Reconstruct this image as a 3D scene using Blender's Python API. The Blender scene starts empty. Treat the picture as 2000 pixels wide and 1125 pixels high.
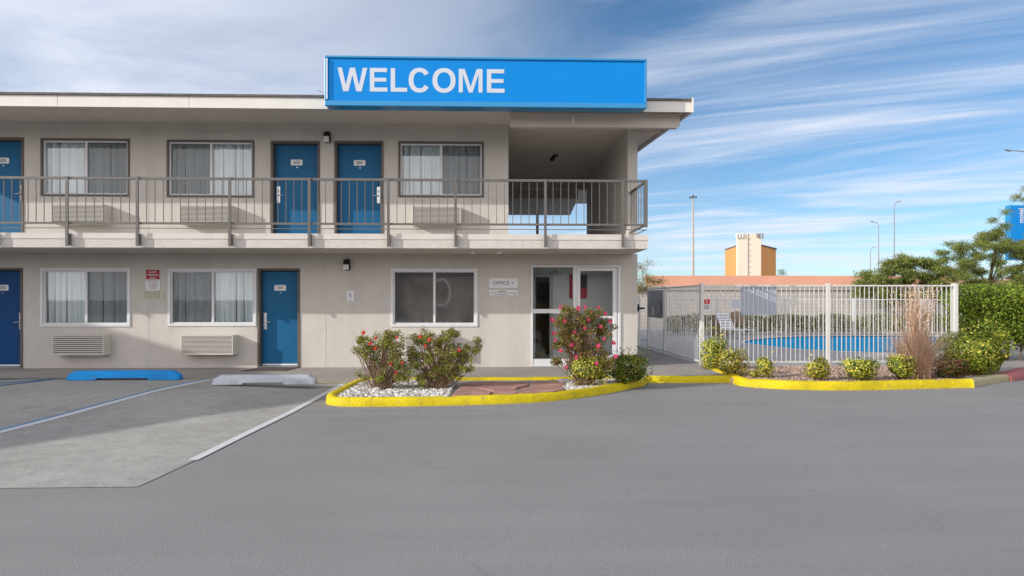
import bpy, math, random
import numpy as np
from mathutils import Vector, Matrix
from mathutils.geometry import tessellate_polygon

C = bpy.context.scene.collection
# ------------------------------------------------------------------ camera
F = 1250.0; HZ = 586.0; TH = math.atan2(38, 1250.0)
CAM = Vector((0, -13.9, 1.45))
cd = bpy.data.cameras.new('camera'); cam = bpy.data.objects.new('camera', cd); C.objects.link(cam)
cd.sensor_width = 36; cd.lens = F/2000*36; cd.shift_y = (HZ-562.5)/2000
cd.clip_start = .1; cd.clip_end = 9000
cam.location = CAM; cam.rotation_euler = (math.pi/2, 0, -TH)
bpy.context.scene.camera = cam
# ------------------------------------------------------------------ light
SUN = Vector((2.3, 1.0, -0.96)).normalized()      # direction the light travels
w = bpy.data.worlds.new('World'); bpy.context.scene.world = w; w.use_nodes = True
nt = w.node_tree; N = nt.nodes; L = nt.links
for n in list(N): N.remove(n)
def nn(t, **k):
    n = N.new(t)
    for a, b in k.items(): setattr(n, a, b)
    return n
def mth(op, a, b=None, clamp=False):
    n = nn('ShaderNodeMath', operation=op, use_clamp=clamp)
    for i, v in enumerate((a, b)):
        if v is None: continue
        if isinstance(v, (int, float)): n.inputs[i].default_value = v
        else: L.new(v, n.inputs[i])
    return n.outputs[0]
sky = nn('ShaderNodeTexSky', sky_type='NISHITA', sun_disc=False)
sky.sun_elevation = math.asin(-SUN.z); sky.sun_rotation = math.atan2(-SUN.x, -SUN.y) % (2*math.pi)
sky.air_density = 1.0; sky.dust_density = .6; sky.ozone_density = 2.2; sky.altitude = 1500
tc = nn('ShaderNodeTexCoord'); sx = nn('ShaderNodeSeparateXYZ'); L.new(tc.outputs['Generated'], sx.inputs[0])
zz = mth('ADD', mth('MAXIMUM', sx.outputs[2], 0.0), 0.06)
u = mth('DIVIDE', sx.outputs[0], zz); v = mth('DIVIDE', sx.outputs[1], zz)
cb = nn('ShaderNodeCombineXYZ'); L.new(u, cb.inputs[0]); L.new(v, cb.inputs[1])
def cloud(rot, sc, scale, det, dist, lo, hi, off):
    m = nn('ShaderNodeMapping', vector_type='TEXTURE'); m.inputs['Rotation'].default_value = (0, 0, rot)
    m.inputs['Scale'].default_value = (1/sc[0], 1/sc[1], 1); m.inputs['Location'].default_value = off
    L.new(cb.outputs[0], m.inputs[0])
    t = nn('ShaderNodeTexNoise'); t.inputs['Scale'].default_value = scale; t.inputs['Detail'].default_value = det
    t.inputs['Roughness'].default_value = .58; t.inputs['Distortion'].default_value = dist
    L.new(m.outputs[0], t.inputs[0])
    r = nn('ShaderNodeMapRange', interpolation_type='SMOOTHSTEP'); r.inputs[1].default_value = lo; r.inputs[2].default_value = hi
    L.new(t.outputs[0], r.inputs[0]); return r.outputs[0]
CR = math.radians(-33)
c1 = cloud(CR, (.28, 1.05, 1), 1.0, 8, 1.3, .37, .70, (3.1, 1.7, 0))
c2 = cloud(CR+.12, (.5, 3.2, 1), 1.2, 7, .9, .28, .78, (7.7, 2.2, 0))
c3 = cloud(.4, (.55, .75, 1), 1.1, 7, .4, .28, .66, (1.3, 5.2, 0))
streak = mth('MULTIPLY', c1, mth('ADD', mth('MULTIPLY', c2, .60), .42))
# a softer veil of cloud over the western (left) half of the sky
lf = nn('ShaderNodeMapRange', interpolation_type='SMOOTHSTEP'); lf.inputs[1].default_value = .42; lf.inputs[2].default_value = -.42
L.new(mth('ADD', sx.outputs[0], mth('MULTIPLY', mth('SUBTRACT', c3, .5), .35)), lf.inputs[0])
veil = mth('MULTIPLY', mth('MULTIPLY', mth('ADD', mth('MULTIPLY', c3, .6), .42), lf.outputs[0]), .95)
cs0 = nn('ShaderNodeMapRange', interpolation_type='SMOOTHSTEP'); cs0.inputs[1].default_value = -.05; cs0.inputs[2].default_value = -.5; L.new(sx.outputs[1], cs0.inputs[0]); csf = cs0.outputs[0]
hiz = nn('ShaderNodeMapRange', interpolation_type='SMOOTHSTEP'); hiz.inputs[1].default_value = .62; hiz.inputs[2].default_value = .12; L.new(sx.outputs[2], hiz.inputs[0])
lowz = nn('ShaderNodeMapRange'); lowz.inputs[1].default_value = .20; lowz.inputs[2].default_value = 0.0; lowz.inputs[3].default_value = 0; lowz.inputs[4].default_value = .30
L.new(sx.outputs[2], lowz.inputs[0])
cov = mth('ADD', mth('MAXIMUM', mth('MULTIPLY', streak, .95), veil), lowz.outputs[0], clamp=True)
cov = mth('ADD', cov, mth('MULTIPLY', mth('MULTIPLY', csf, hiz.outputs[0]), .72), clamp=True)  # extra low cloud cover added behind the viewer as fill light
tint = nn('ShaderNodeMix', data_type='RGBA', blend_type='MULTIPLY'); tint.inputs[0].default_value = 1
L.new(sky.outputs[0], tint.inputs[6]); tint.inputs[7].default_value = (.88, 1.20, 1.34, 1)
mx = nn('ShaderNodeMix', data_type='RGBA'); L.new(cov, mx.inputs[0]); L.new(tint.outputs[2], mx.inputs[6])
# brighter cloud added out of view, behind the viewer, to fill the shaded walls
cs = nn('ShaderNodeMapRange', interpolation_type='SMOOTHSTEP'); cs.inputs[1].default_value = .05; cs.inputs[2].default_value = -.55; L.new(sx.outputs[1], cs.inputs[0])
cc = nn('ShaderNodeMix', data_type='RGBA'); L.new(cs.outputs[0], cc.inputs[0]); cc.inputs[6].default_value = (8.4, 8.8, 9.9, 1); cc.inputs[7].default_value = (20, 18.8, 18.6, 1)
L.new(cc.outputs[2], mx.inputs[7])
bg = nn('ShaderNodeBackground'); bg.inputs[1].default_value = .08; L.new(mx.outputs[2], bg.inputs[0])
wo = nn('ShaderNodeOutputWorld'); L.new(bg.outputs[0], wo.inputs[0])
sl = bpy.data.lights.new('sun', 'SUN'); sl.energy = 3.1; sl.angle = math.radians(.55); sl.color = (1, .95, .87)
so = bpy.data.objects.new('sun', sl); C.objects.link(so); so.rotation_euler = SUN.to_track_quat('-Z', 'Y').to_euler(); so.location = (-20, -30, 20)
vs = bpy.context.scene.view_settings; vs.view_transform = 'Standard'; vs.look = 'None'; vs.exposure = .38; vs.gamma = 1
bpy.context.scene.cycles.max_bounces = 8; bpy.context.scene.cycles.transparent_max_bounces = 24

# ------------------------------------------------------------------ measuring helpers (photo pixel -> point on a known plane)
ct, st = math.cos(TH), math.sin(TH)
def P(px, py, Y=0.0):
    a = (px-1000)/F; dx = a*ct+st; dy = -a*st+ct; t = (Y-CAM.y)/dy
    return CAM.x+dx*t, CAM.z+(HZ-py)/F*t
def X(px, Y=0.0): return P(px, 0, Y)[0]
def Z(px, py, Y=0.0): return P(px, py, Y)[1]
def G(px, py, z=0.0):
    a = (px-1000)/F; t = (CAM.z-z)/((py-HZ)/F)
    return (a*ct+st)*t, CAM.y+(-a*st+ct)*t
def R(px0, py0, px1, py1, Y=0.0):
    x0, z1 = P(px0, py0, Y); x1, z0 = P(px1, py1, Y); return x0, x1, z0, z1
def sm(t): t = max(0., min(1., t)); return t*t*(3-2*t)
def zlot(x, y): return -.11*max(sm((x+6.0)/3.4), sm((-2.6-y)/4))

# ------------------------------------------------------------------ materials
MATS = {}
def mat(name, col, rough=.7, var=0, vscale=3, bump=0, bscale=60, spec=.3, metal=0, stretch=None, var2=0, v2scale=.4, col2=None, build=None, coat=0):
    if name in MATS: return MATS[name]
    m = bpy.data.materials.new(name); m.use_nodes = True; MATS[name] = m
    t = m.node_tree; b = t.nodes['Principled BSDF']
    b.inputs['Base Color'].default_value = (*col, 1); b.inputs['Roughness'].default_value = rough
    b.inputs['Specular IOR Level'].default_value = spec; b.inputs['Metallic'].default_value = metal
    if coat: b.inputs['Coat Weight'].default_value = coat
    tcn = t.nodes.new('ShaderNodeTexCoord'); src = tcn.outputs['Object']
    if stretch:
        mp = t.nodes.new('ShaderNodeMapping'); mp.inputs['Scale'].default_value = stretch; t.links.new(src, mp.inputs[0]); src = mp.outputs[0]
    out = None
    def noise(scale, det=6, r=.6):
        n = t.nodes.new('ShaderNodeTexNoise'); n.inputs['Scale'].default_value = scale; n.inputs['Detail'].default_value = det; n.inputs['Roughness'].default_value = r
        t.links.new(src, n.inputs[0]); return n
    if var:
        n = noise(vscale); r = t.nodes.new('ShaderNodeMapRange'); r.inputs[1].default_value = .3; r.inputs[2].default_value = .7
        t.links.new(n.outputs[0], r.inputs[0]); mixn = t.nodes.new('ShaderNodeMix'); mixn.data_type = 'RGBA'
        a = tuple(c*(1-var) for c in col); d = col2 if col2 else tuple(min(1, c*(1+var)) for c in col)
        mixn.inputs[6].default_value = (*a, 1); mixn.inputs[7].default_value = (*d, 1); t.links.new(r.outputs[0], mixn.inputs[0]); out = mixn.outputs[2]
        if var2:
            n2 = noise(v2scale, 4); r2 = t.nodes.new('ShaderNodeMapRange'); r2.inputs[1].default_value = .35; r2.inputs[2].default_value = .65
            r2.inputs[3].default_value = 1-var2; r2.inputs[4].default_value = 1+var2; t.links.new(n2.outputs[0], r2.inputs[0])
            vm = t.nodes.new('ShaderNodeVectorMath'); vm.operation = 'SCALE'; t.links.new(out, vm.inputs[0]); t.links.new(r2.outputs[0], vm.inputs[3]); out = vm.outputs[0]
        t.links.new(out, b.inputs['Base Color'])
    if bump:
        n = noise(bscale, 5, .65); bp = t.nodes.new('ShaderNodeBump'); bp.inputs['Strength'].default_value = bump; bp.inputs['Distance'].default_value = .02
        t.links.new(n.outputs[0], bp.inputs['Height']); t.links.new(bp.outputs[0], b.inputs['Normal'])
    if build: build(t, b, src, out)
    return m
def leafmat(name, col, trans=.35):
    m = bpy.data.materials.new(name); m.use_nodes = True; t = m.node_tree
    b = t.nodes['Principled BSDF']; o = t.nodes['Material Output']
    oi = t.nodes.new('ShaderNodeTexCoord'); n = t.nodes.new('ShaderNodeTexNoise'); n.inputs['Scale'].default_value = 7; n.inputs['Detail'].default_value = 3
    t.links.new(oi.outputs['Object'], n.inputs[0])
    mixn = t.nodes.new('ShaderNodeMix'); mixn.data_type = 'RGBA'
    mixn.inputs[6].default_value = (*[c*.6 for c in col], 1); mixn.inputs[7].default_value = (*[c*1.4 for c in col], 1)
    t.links.new(n.outputs[0], mixn.inputs[0]); t.links.new(mixn.outputs[2], b.inputs['Base Color'])
    b.inputs['Roughness'].default_value = .5; b.inputs['Specular IOR Level'].default_value = .35
    tr = t.nodes.new('ShaderNodeBsdfTranslucent'); t.links.new(mixn.outputs[2], tr.inputs[0])
    ms = t.nodes.new('ShaderNodeMixShader'); ms.inputs[0].default_value = trans
    t.links.new(b.outputs[0], ms.inputs[1]); t.links.new(tr.outputs[0], ms.inputs[2]); t.links.new(ms.outputs[0], o.inputs[0])
    return m
def glassmat(name, tint=(1, 1, 1), base=.04, see=1.0):
    m = bpy.data.materials.new(name); m.use_nodes = True; t = m.node_tree; t.nodes.remove(t.nodes['Principled BSDF']); o = t.nodes['Material Output']
    tr = t.nodes.new('ShaderNodeBsdfTransparent'); tr.inputs[0].default_value = (*tint, 1)
    gl = t.nodes.new('ShaderNodeBsdfGlossy'); gl.inputs['Roughness'].default_value = .02; gl.inputs[0].default_value = (.9, .95, 1, 1)
    fr = t.nodes.new('ShaderNodeFresnel'); fr.inputs[0].default_value = 1.5
    a = t.nodes.new('ShaderNodeMath'); a.operation = 'MULTIPLY_ADD'; a.inputs[1].default_value = 1.4; a.inputs[2].default_value = base; a.use_clamp = True
    t.links.new(fr.outputs[0], a.inputs[0])
    nz = t.nodes.new('ShaderNodeTexNoise'); nz.inputs['Scale'].default_value = 1.3; tcx = t.nodes.new('ShaderNodeTexCoord'); t.links.new(tcx.outputs['Object'], nz.inputs[0])
    bp = t.nodes.new('ShaderNodeBump'); bp.inputs['Strength'].default_value = .06; t.links.new(nz.outputs[0], bp.inputs['Height']); t.links.new(bp.outputs[0], gl.inputs['Normal'])
    ms = t.nodes.new('ShaderNodeMixShader'); t.links.new(a.outputs[0], ms.inputs[0]); t.links.new(tr.outputs[0], ms.inputs[1]); t.links.new(gl.outputs[0], ms.inputs[2])
    t.links.new(ms.outputs[0], o.inputs[0]); return m
def screenmat():
    m = bpy.data.materials.new('insect_screen'); m.use_nodes = True; t = m.node_tree; b = t.nodes['Principled BSDF']; o = t.nodes['Material Output']
    b.inputs['Base Color'].default_value = (.07, .075, .08, 1); b.inputs['Roughness'].default_value = .8
    tr = t.nodes.new('ShaderNodeBsdfTransparent'); ms = t.nodes.new('ShaderNodeMixShader'); ms.inputs[0].default_value = .42
    t.links.new(tr.outputs[0], ms.inputs[1]); t.links.new(b.outputs[0], ms.inputs[2]); t.links.new(ms.outputs[0], o.inputs[0]); return m

def stucco_build(t, b, src, out):
    # weather stains: faint vertical runs and dirt near the foot
    mp = t.nodes.new('ShaderNodeMapping'); mp.inputs['Scale'].default_value = (2.2, 1, .35); t.links.new(src, mp.inputs[0])
    n = t.nodes.new('ShaderNodeTexNoise'); n.inputs['Scale'].default_value = 1.1; n.inputs['Detail'].default_value = 7; t.links.new(mp.outputs[0], n.inputs[0])
    r = t.nodes.new('ShaderNodeMapRange'); r.inputs[1].default_value = .35; r.inputs[2].default_value = .7; r.inputs[3].default_value = 1.04; r.inputs[4].default_value = .93
    t.links.new(n.outputs[0], r.inputs[0])
    vm = t.nodes.new('ShaderNodeVectorMath'); vm.operation = 'SCALE'; t.links.new(out, vm.inputs[0]); t.links.new(r.outputs[0], vm.inputs[3]); t.links.new(vm.outputs[0], b.inputs['Base Color'])
M = {}
M['stucco'] = mat('stucco', (.56, .53, .49), .9, .03, 5, .55, 38, spec=.15, build=stucco_build)
M['stucco_slab'] = mat('stucco_slab', (.60, .57, .53), .9, .06, 6, .9, 45, spec=.15)
M['soffit'] = mat('soffit_paint', (.54, .49, .44), .85, .05, 2, .1, 20, spec=.2)
M['cap'] = mat('cap_paint', (.60, .57, .53), .8, .05, 4, .1, 30)
M['fascia'] = mat('fascia_paint', (.66, .64, .60), .6, .05, 2, .05, 20)
M['shingle'] = mat('roof_shingle', (.13, .12, .12), .95, .3, 12, .6, 40)
M['taupe'] = mat('taupe_trim', (.125, .108, .097), .55, .1, 5)
M['dark_trim'] = mat('dark_trim', (.09, .08, .075), .5, .1, 5)
M['white_alu'] = mat('white_aluminium', (.66, .67, .68), .4, .04, 4, spec=.5)
M['blue_door'] = mat('blue_door_paint', (.006, .11, .25), .5, .08, 3, .05, 120, spec=.25)
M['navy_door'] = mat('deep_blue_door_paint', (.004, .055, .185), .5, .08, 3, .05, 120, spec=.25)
M['rail'] = mat('rail_paint', (.125, .118, .110), .5, .08, 8, spec=.4)
M['ac'] = mat('unit_paint', (.60, .57, .52), .55, .05, 4)
M['black'] = mat('black_metal', (.015, .015, .016), .5)
M['dark_gap'] = mat('dark_gap', (.03, .03, .032), .8)
M['chrome'] = mat('satin_metal', (.55, .56, .58), .28, metal=.9)
M['plate'] = mat('plate_white', (.72, .73, .75), .4)
M['ink'] = mat('ink_black', (.015, .016, .025), .6)
M['ink_blue'] = mat('ink_blue', (.02, .05, .22), .6)
M['sign_blue'] = mat('sign_blue', (.0, .215, .62), .5, .04, .6, spec=.15)
M['sign_edge'] = mat('sign_edge_blue', (.005, .22, .48), .3, spec=.6)
M['sign_letter'] = mat('sign_letter', (.52, .57, .64), .5)
M['curtain'] = mat('curtain', (.72, .76, .78), .9, .03, 2)
M['screen'] = screenmat(); M['glass'] = glassmat('window_glass', (.93, .97, .96), .06)
M['glass_dark'] = glassmat('tinted_glass', (.78, .77, .76), .13)
M['interior'] = mat('interior_wall', (.86, .87, .86), .9)
M['interior_dark'] = mat('interior_dark', (.06, .06, .06), .9)
def asphalt_build(t, b, src, out):
    # light scuffs that run along the drive
    mp = t.nodes.new('ShaderNodeMapping'); mp.inputs['Scale'].default_value = (.16, 1.9, 1); mp.inputs['Rotation'].default_value = (0, 0, -.05); t.links.new(src, mp.inputs[0])
    n = t.nodes.new('ShaderNodeTexNoise'); n.inputs['Scale'].default_value = 1.5; n.inputs['Detail'].default_value = 10; n.inputs['Roughness'].default_value = .68; t.links.new(mp.outputs[0], n.inputs[0])
    r = t.nodes.new('ShaderNodeMapRange'); r.inputs[1].default_value = .3; r.inputs[2].default_value = .7; r.inputs[3].default_value = .93; r.inputs[4].default_value = 1.06
    t.links.new(n.outputs[0], r.inputs[0])
    vm = t.nodes.new('ShaderNodeVectorMath'); vm.operation = 'SCALE'; t.links.new(out, vm.inputs[0]); t.links.new(r.outputs[0], vm.inputs[3])
    # hairline cracks
    vo = t.nodes.new('ShaderNodeTexVoronoi'); vo.feature = 'DISTANCE_TO_EDGE'; vo.inputs['Scale'].default_value = .23
    nd = t.nodes.new('ShaderNodeTexNoise'); nd.inputs['Scale'].default_value = 1.2; t.links.new(src, nd.inputs[0])
    ad = t.nodes.new('ShaderNodeVectorMath'); ad.operation = 'MULTIPLY_ADD'; ad.inputs[1].default_value = (1.1, 1.1, 0); t.links.new(nd.outputs[1], ad.inputs[0]); t.links.new(src, ad.inputs[2]); t.links.new(ad.outputs[0], vo.inputs[0])
    cr = t.nodes.new('ShaderNodeMapRange'); cr.inputs[1].default_value = 0; cr.inputs[2].default_value = .0035; cr.inputs[3].default_value = .90; cr.inputs[4].default_value = 1
    t.links.new(vo.outputs[0], cr.inputs[0])
    v2 = t.nodes.new('ShaderNodeVectorMath'); v2.operation = 'SCALE'; t.links.new(vm.outputs[0], v2.inputs[0]); t.links.new(cr.outputs[0], v2.inputs[3]); t.links.new(v2.outputs[0], b.inputs['Base Color'])
M['asphalt'] = mat('asphalt', (.262, .257, .254), .85, .20, 110, .5, 160, spec=.25, var2=.06, v2scale=.35, build=asphalt_build)
def pad_build(t, b, src, out):
    n = t.nodes.new('ShaderNodeTexNoise'); n.inputs['Scale'].default_value = 6; n.inputs['Detail'].default_value = 12; n.inputs['Roughness'].default_value = .75; t.links.new(src, n.inputs[0])
    r = t.nodes.new('ShaderNodeMapRange'); r.inputs[1].default_value = .3; r.inputs[2].default_value = .72; r.inputs[3].default_value = .78; r.inputs[4].default_value = 1.15
    t.links.new(n.outputs[0], r.inputs[0])
    vm = t.nodes.new('ShaderNodeVectorMath'); vm.operation = 'SCALE'; t.links.new(out, vm.inputs[0]); t.links.new(r.outputs[0], vm.inputs[3]); t.links.new(vm.outputs[0], b.inputs['Base Color'])
M['pad'] = mat('parking_concrete', (.395, .385, .355), .9, .14, 40, .6, 110, spec=.2, var2=.1, v2scale=.6, build=pad_build)
M['walk'] = mat('walk_concrete', (.32, .295, .27), .9, .10, 14, .3, 80, spec=.2, var2=.10, v2scale=.7)
M['deck'] = mat('deck_concrete', (.46, .44, .42), .9, .07, 8, .2, 60, spec=.2, var2=.05)
M['yellow'] = mat('yellow_curb_paint', (.64, .51, .006), .6, .10, 16, .7, 28, var2=.08, v2scale=2)
M['tan_curb'] = mat('tan_curb', (.36, .32, .20), .9, .1, 10, .4, 40)
M['red_curb'] = mat('red_curb_paint', (.42, .14, .14), .8, .15, 10, .4, 40)
M['white_line'] = mat('white_line_paint', (.60, .60, .60), .7, .10, 24, .2, 80)
M['blue_line'] = mat('blue_line_paint', (.05, .22, .42), .75, .35, 14, .2, 80)
M['yellow_line'] = mat('yellow_line_paint', (.42, .33, .09), .8, .25, 14)
M['blue_stop'] = mat('blue_stop_paint', (.004, .26, .70), .6, .06, 12, .4, 50)
M['white_stop'] = mat('white_stop_paint', (.50, .53, .58), .7, .08, 12, .4, 50)
M['white_metal'] = mat('white_fence_paint', (.62, .61, .585), .45, .04, 6)
M['grey_metal'] = mat('grey_galvanised', (.30, .31, .32), .5, .1, 6, metal=.3)
M['gravel_w'] = [mat('pebble_a', (.62, .60, .56), .8), mat('pebble_b', (.45, .43, .39), .8), mat('pebble_c', (.72, .71, .68), .8), mat('pebble_d', (.28, .25, .22), .8)]
M['gravel_p'] = [mat('chip_a', (.42, .30, .24), .9), mat('chip_b', (.32, .22, .18), .9), mat('chip_c', (.52, .40, .33), .9)]
M['soil_w'] = mat('soil_light', (.30, .27, .235), .95, .3, 30, .8, 60)
M['soil_p'] = mat('soil_pink', (.34, .25, .20), .95, .3, 40, .9, 90)
M['flag'] = mat('flagstone_red', (.36, .20, .165), .85, .22, 4, .5, 25, var2=.12, v2scale=1.5)
M['mat_door'] = mat('doormat', (.10, .085, .075), .95, .2, 60, .5, 200)
M['cmu'] = None
M['pink'] = mat('pink_stucco', (.68, .35, .25), .9, .05, .4, .2, 8, var2=.05, v2scale=.1)
M['orange'] = mat('orange_stucco', (.64, .31, .11), .85, .04, .2)
M['cream'] = mat('cream_stucco', (.74, .66, .54), .85, .04, .3)
M['desert'] = mat('desert_ground', (.30, .24, .18), .95, .2, .05, var2=.2, v2scale=.01)
M['hills'] = mat('hazy_hill', (.17, .20, .27), 1, .15, .004)  # bluish grey stands in for distance haze over the hills
M['bark'] = mat('bark', (.12, .085, .06), .9, .3, 12, .8, 30)
M['twig'] = mat('twig', (.19, .12, .08), .9, .2, 12)
M['pool_plaster'] = mat('pool_plaster', (.02, .56, .92), .8, .05, 2)
M['pool_tile'] = mat('pool_tile', (.04, .08, .17), .4, .5, 14)
M['red_poster'] = mat('poster_red', (.55, .03, .04), .5, .1, 3)
M['sign_red'] = mat('sign_dark_red', (.33, .012, .03), .5)
M['notice'] = mat('notice_cream', (.55, .57, .44), .6)
M['lamp_glass'] = mat('lamp_glass', (.70, .70, .68), .3, spec=.5)
M['tan'] = mat('tan_cover', (.26, .19, .13), .8, .15, 4)
M['hedge_wood'] = M['twig']
def wear_build(t, b, src, out):
    n = t.nodes.new('ShaderNodeTexNoise'); n.inputs['Scale'].default_value = 9; n.inputs['Detail'].default_value = 12; n.inputs['Roughness'].default_value = .78; t.links.new(src, n.inputs[0])
    r = t.nodes.new('ShaderNodeMapRange'); r.inputs[1].default_value = .585; r.inputs[2].default_value = .66; t.links.new(n.outputs[0], r.inputs[0])
    mx_ = t.nodes.new('ShaderNodeMix'); mx_.data_type = 'RGBA'; t.links.new(r.outputs[0], mx_.inputs[0]); t.links.new(out, mx_.inputs[6]); mx_.inputs[7].default_value = (.20, .18, .14, 1)
    n2 = t.nodes.new('ShaderNodeTexNoise'); n2.inputs['Scale'].default_value = 2.2; n2.inputs['Detail'].default_value = 8; t.links.new(src, n2.inputs[0])
    r2 = t.nodes.new('ShaderNodeMapRange'); r2.inputs[1].default_value = .35; r2.inputs[2].default_value = .7; r2.inputs[3].default_value = 1.05; r2.inputs[4].default_value = .74; t.links.new(n2.outputs[0], r2.inputs[0])
    vm = t.nodes.new('ShaderNodeVectorMath'); vm.operation = 'SCALE'; t.links.new(mx_.outputs[2], vm.inputs[0]); t.links.new(r2.outputs[0], vm.inputs[3]); t.links.new(vm.outputs[0], b.inputs['Base Color'])
for k_, a_ in (('yellow', ('yellow_kerb_worn', (.66, .52, .006), .6, .10, 16, .8, 24)), ('blue_stop', ('blue_stop_worn', (.004, .28, .72), .6, .06, 12, .5, 40)), ('white_stop', ('white_stop_worn', (.50, .53, .58), .7, .08, 12, .5, 40))):
    M[k_] = mat(*a_, build=wear_build)
def cmu_build(t, b, src, out):
    br = t.nodes.new('ShaderNodeTexBrick'); br.inputs['Scale'].default_value = 1; br.inputs['Brick Width'].default_value = .42; br.inputs['Row Height'].default_value = .205
    br.inputs['Mortar Size'].default_value = .012; br.inputs['Color1'].default_value = (.40, .375, .35, 1); br.inputs['Color2'].default_value = (.44, .415, .385, 1); br.inputs['Mortar'].default_value = (.30, .28, .26, 1)
    mp = t.nodes.new('ShaderNodeMapping'); mp.inputs['Rotation'].default_value = (-math.pi/2, 0, 0); t.links.new(src, mp.inputs[0]); t.links.new(mp.outputs[0], br.inputs[0]); t.links.new(br.outputs[0], b.inputs['Base Color'])
M['cmu'] = mat('block_wall', (.42, .39, .36), .9, build=cmu_build)
def water_build():
    m = bpy.data.materials.new('pool_water'); m.use_nodes = True; t = m.node_tree; t.nodes.remove(t.nodes['Principled BSDF']); o = t.nodes['Material Output']
    tr = t.nodes.new('ShaderNodeBsdfTransparent'); tr.inputs[0].default_value = (.62, .92, 1, 1)
    gl = t.nodes.new('ShaderNodeBsdfGlossy'); gl.inputs['Roughness'].default_value = .03
    fr = t.nodes.new('ShaderNodeFresnel'); fr.inputs[0].default_value = 1.2
    nz = t.nodes.new('ShaderNodeTexNoise'); nz.inputs['Scale'].default_value = 4; tcx = t.nodes.new('ShaderNodeTexCoord'); t.links.new(tcx.outputs['Object'], nz.inputs[0])
    bp = t.nodes.new('ShaderNodeBump'); bp.inputs['Strength'].default_value = .15; t.links.new(nz.outputs[0], bp.inputs['Height']); t.links.new(bp.outputs[0], gl.inputs['Normal'])
    a = t.nodes.new('ShaderNodeMath'); a.operation = 'MULTIPLY'; a.inputs[1].default_value = .3; t.links.new(fr.outputs[0], a.inputs[0])
    ms = t.nodes.new('ShaderNodeMixShader'); df = t.nodes.new('ShaderNodeBsdfDiffuse'); df.inputs[0].default_value = (.0, .52, .90, 1); m2 = t.nodes.new('ShaderNodeMixShader'); m2.inputs[0].default_value = .7
    t.links.new(tr.outputs[0], m2.inputs[1]); t.links.new(df.outputs[0], m2.inputs[2])
    t.links.new(a.outputs[0], ms.inputs[0]); t.links.new(m2.outputs[0], ms.inputs[1]); t.links.new(gl.outputs[0], ms.inputs[2]); t.links.new(ms.outputs[0], o.inputs[0])
    return m
M['water'] = water_build()

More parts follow.
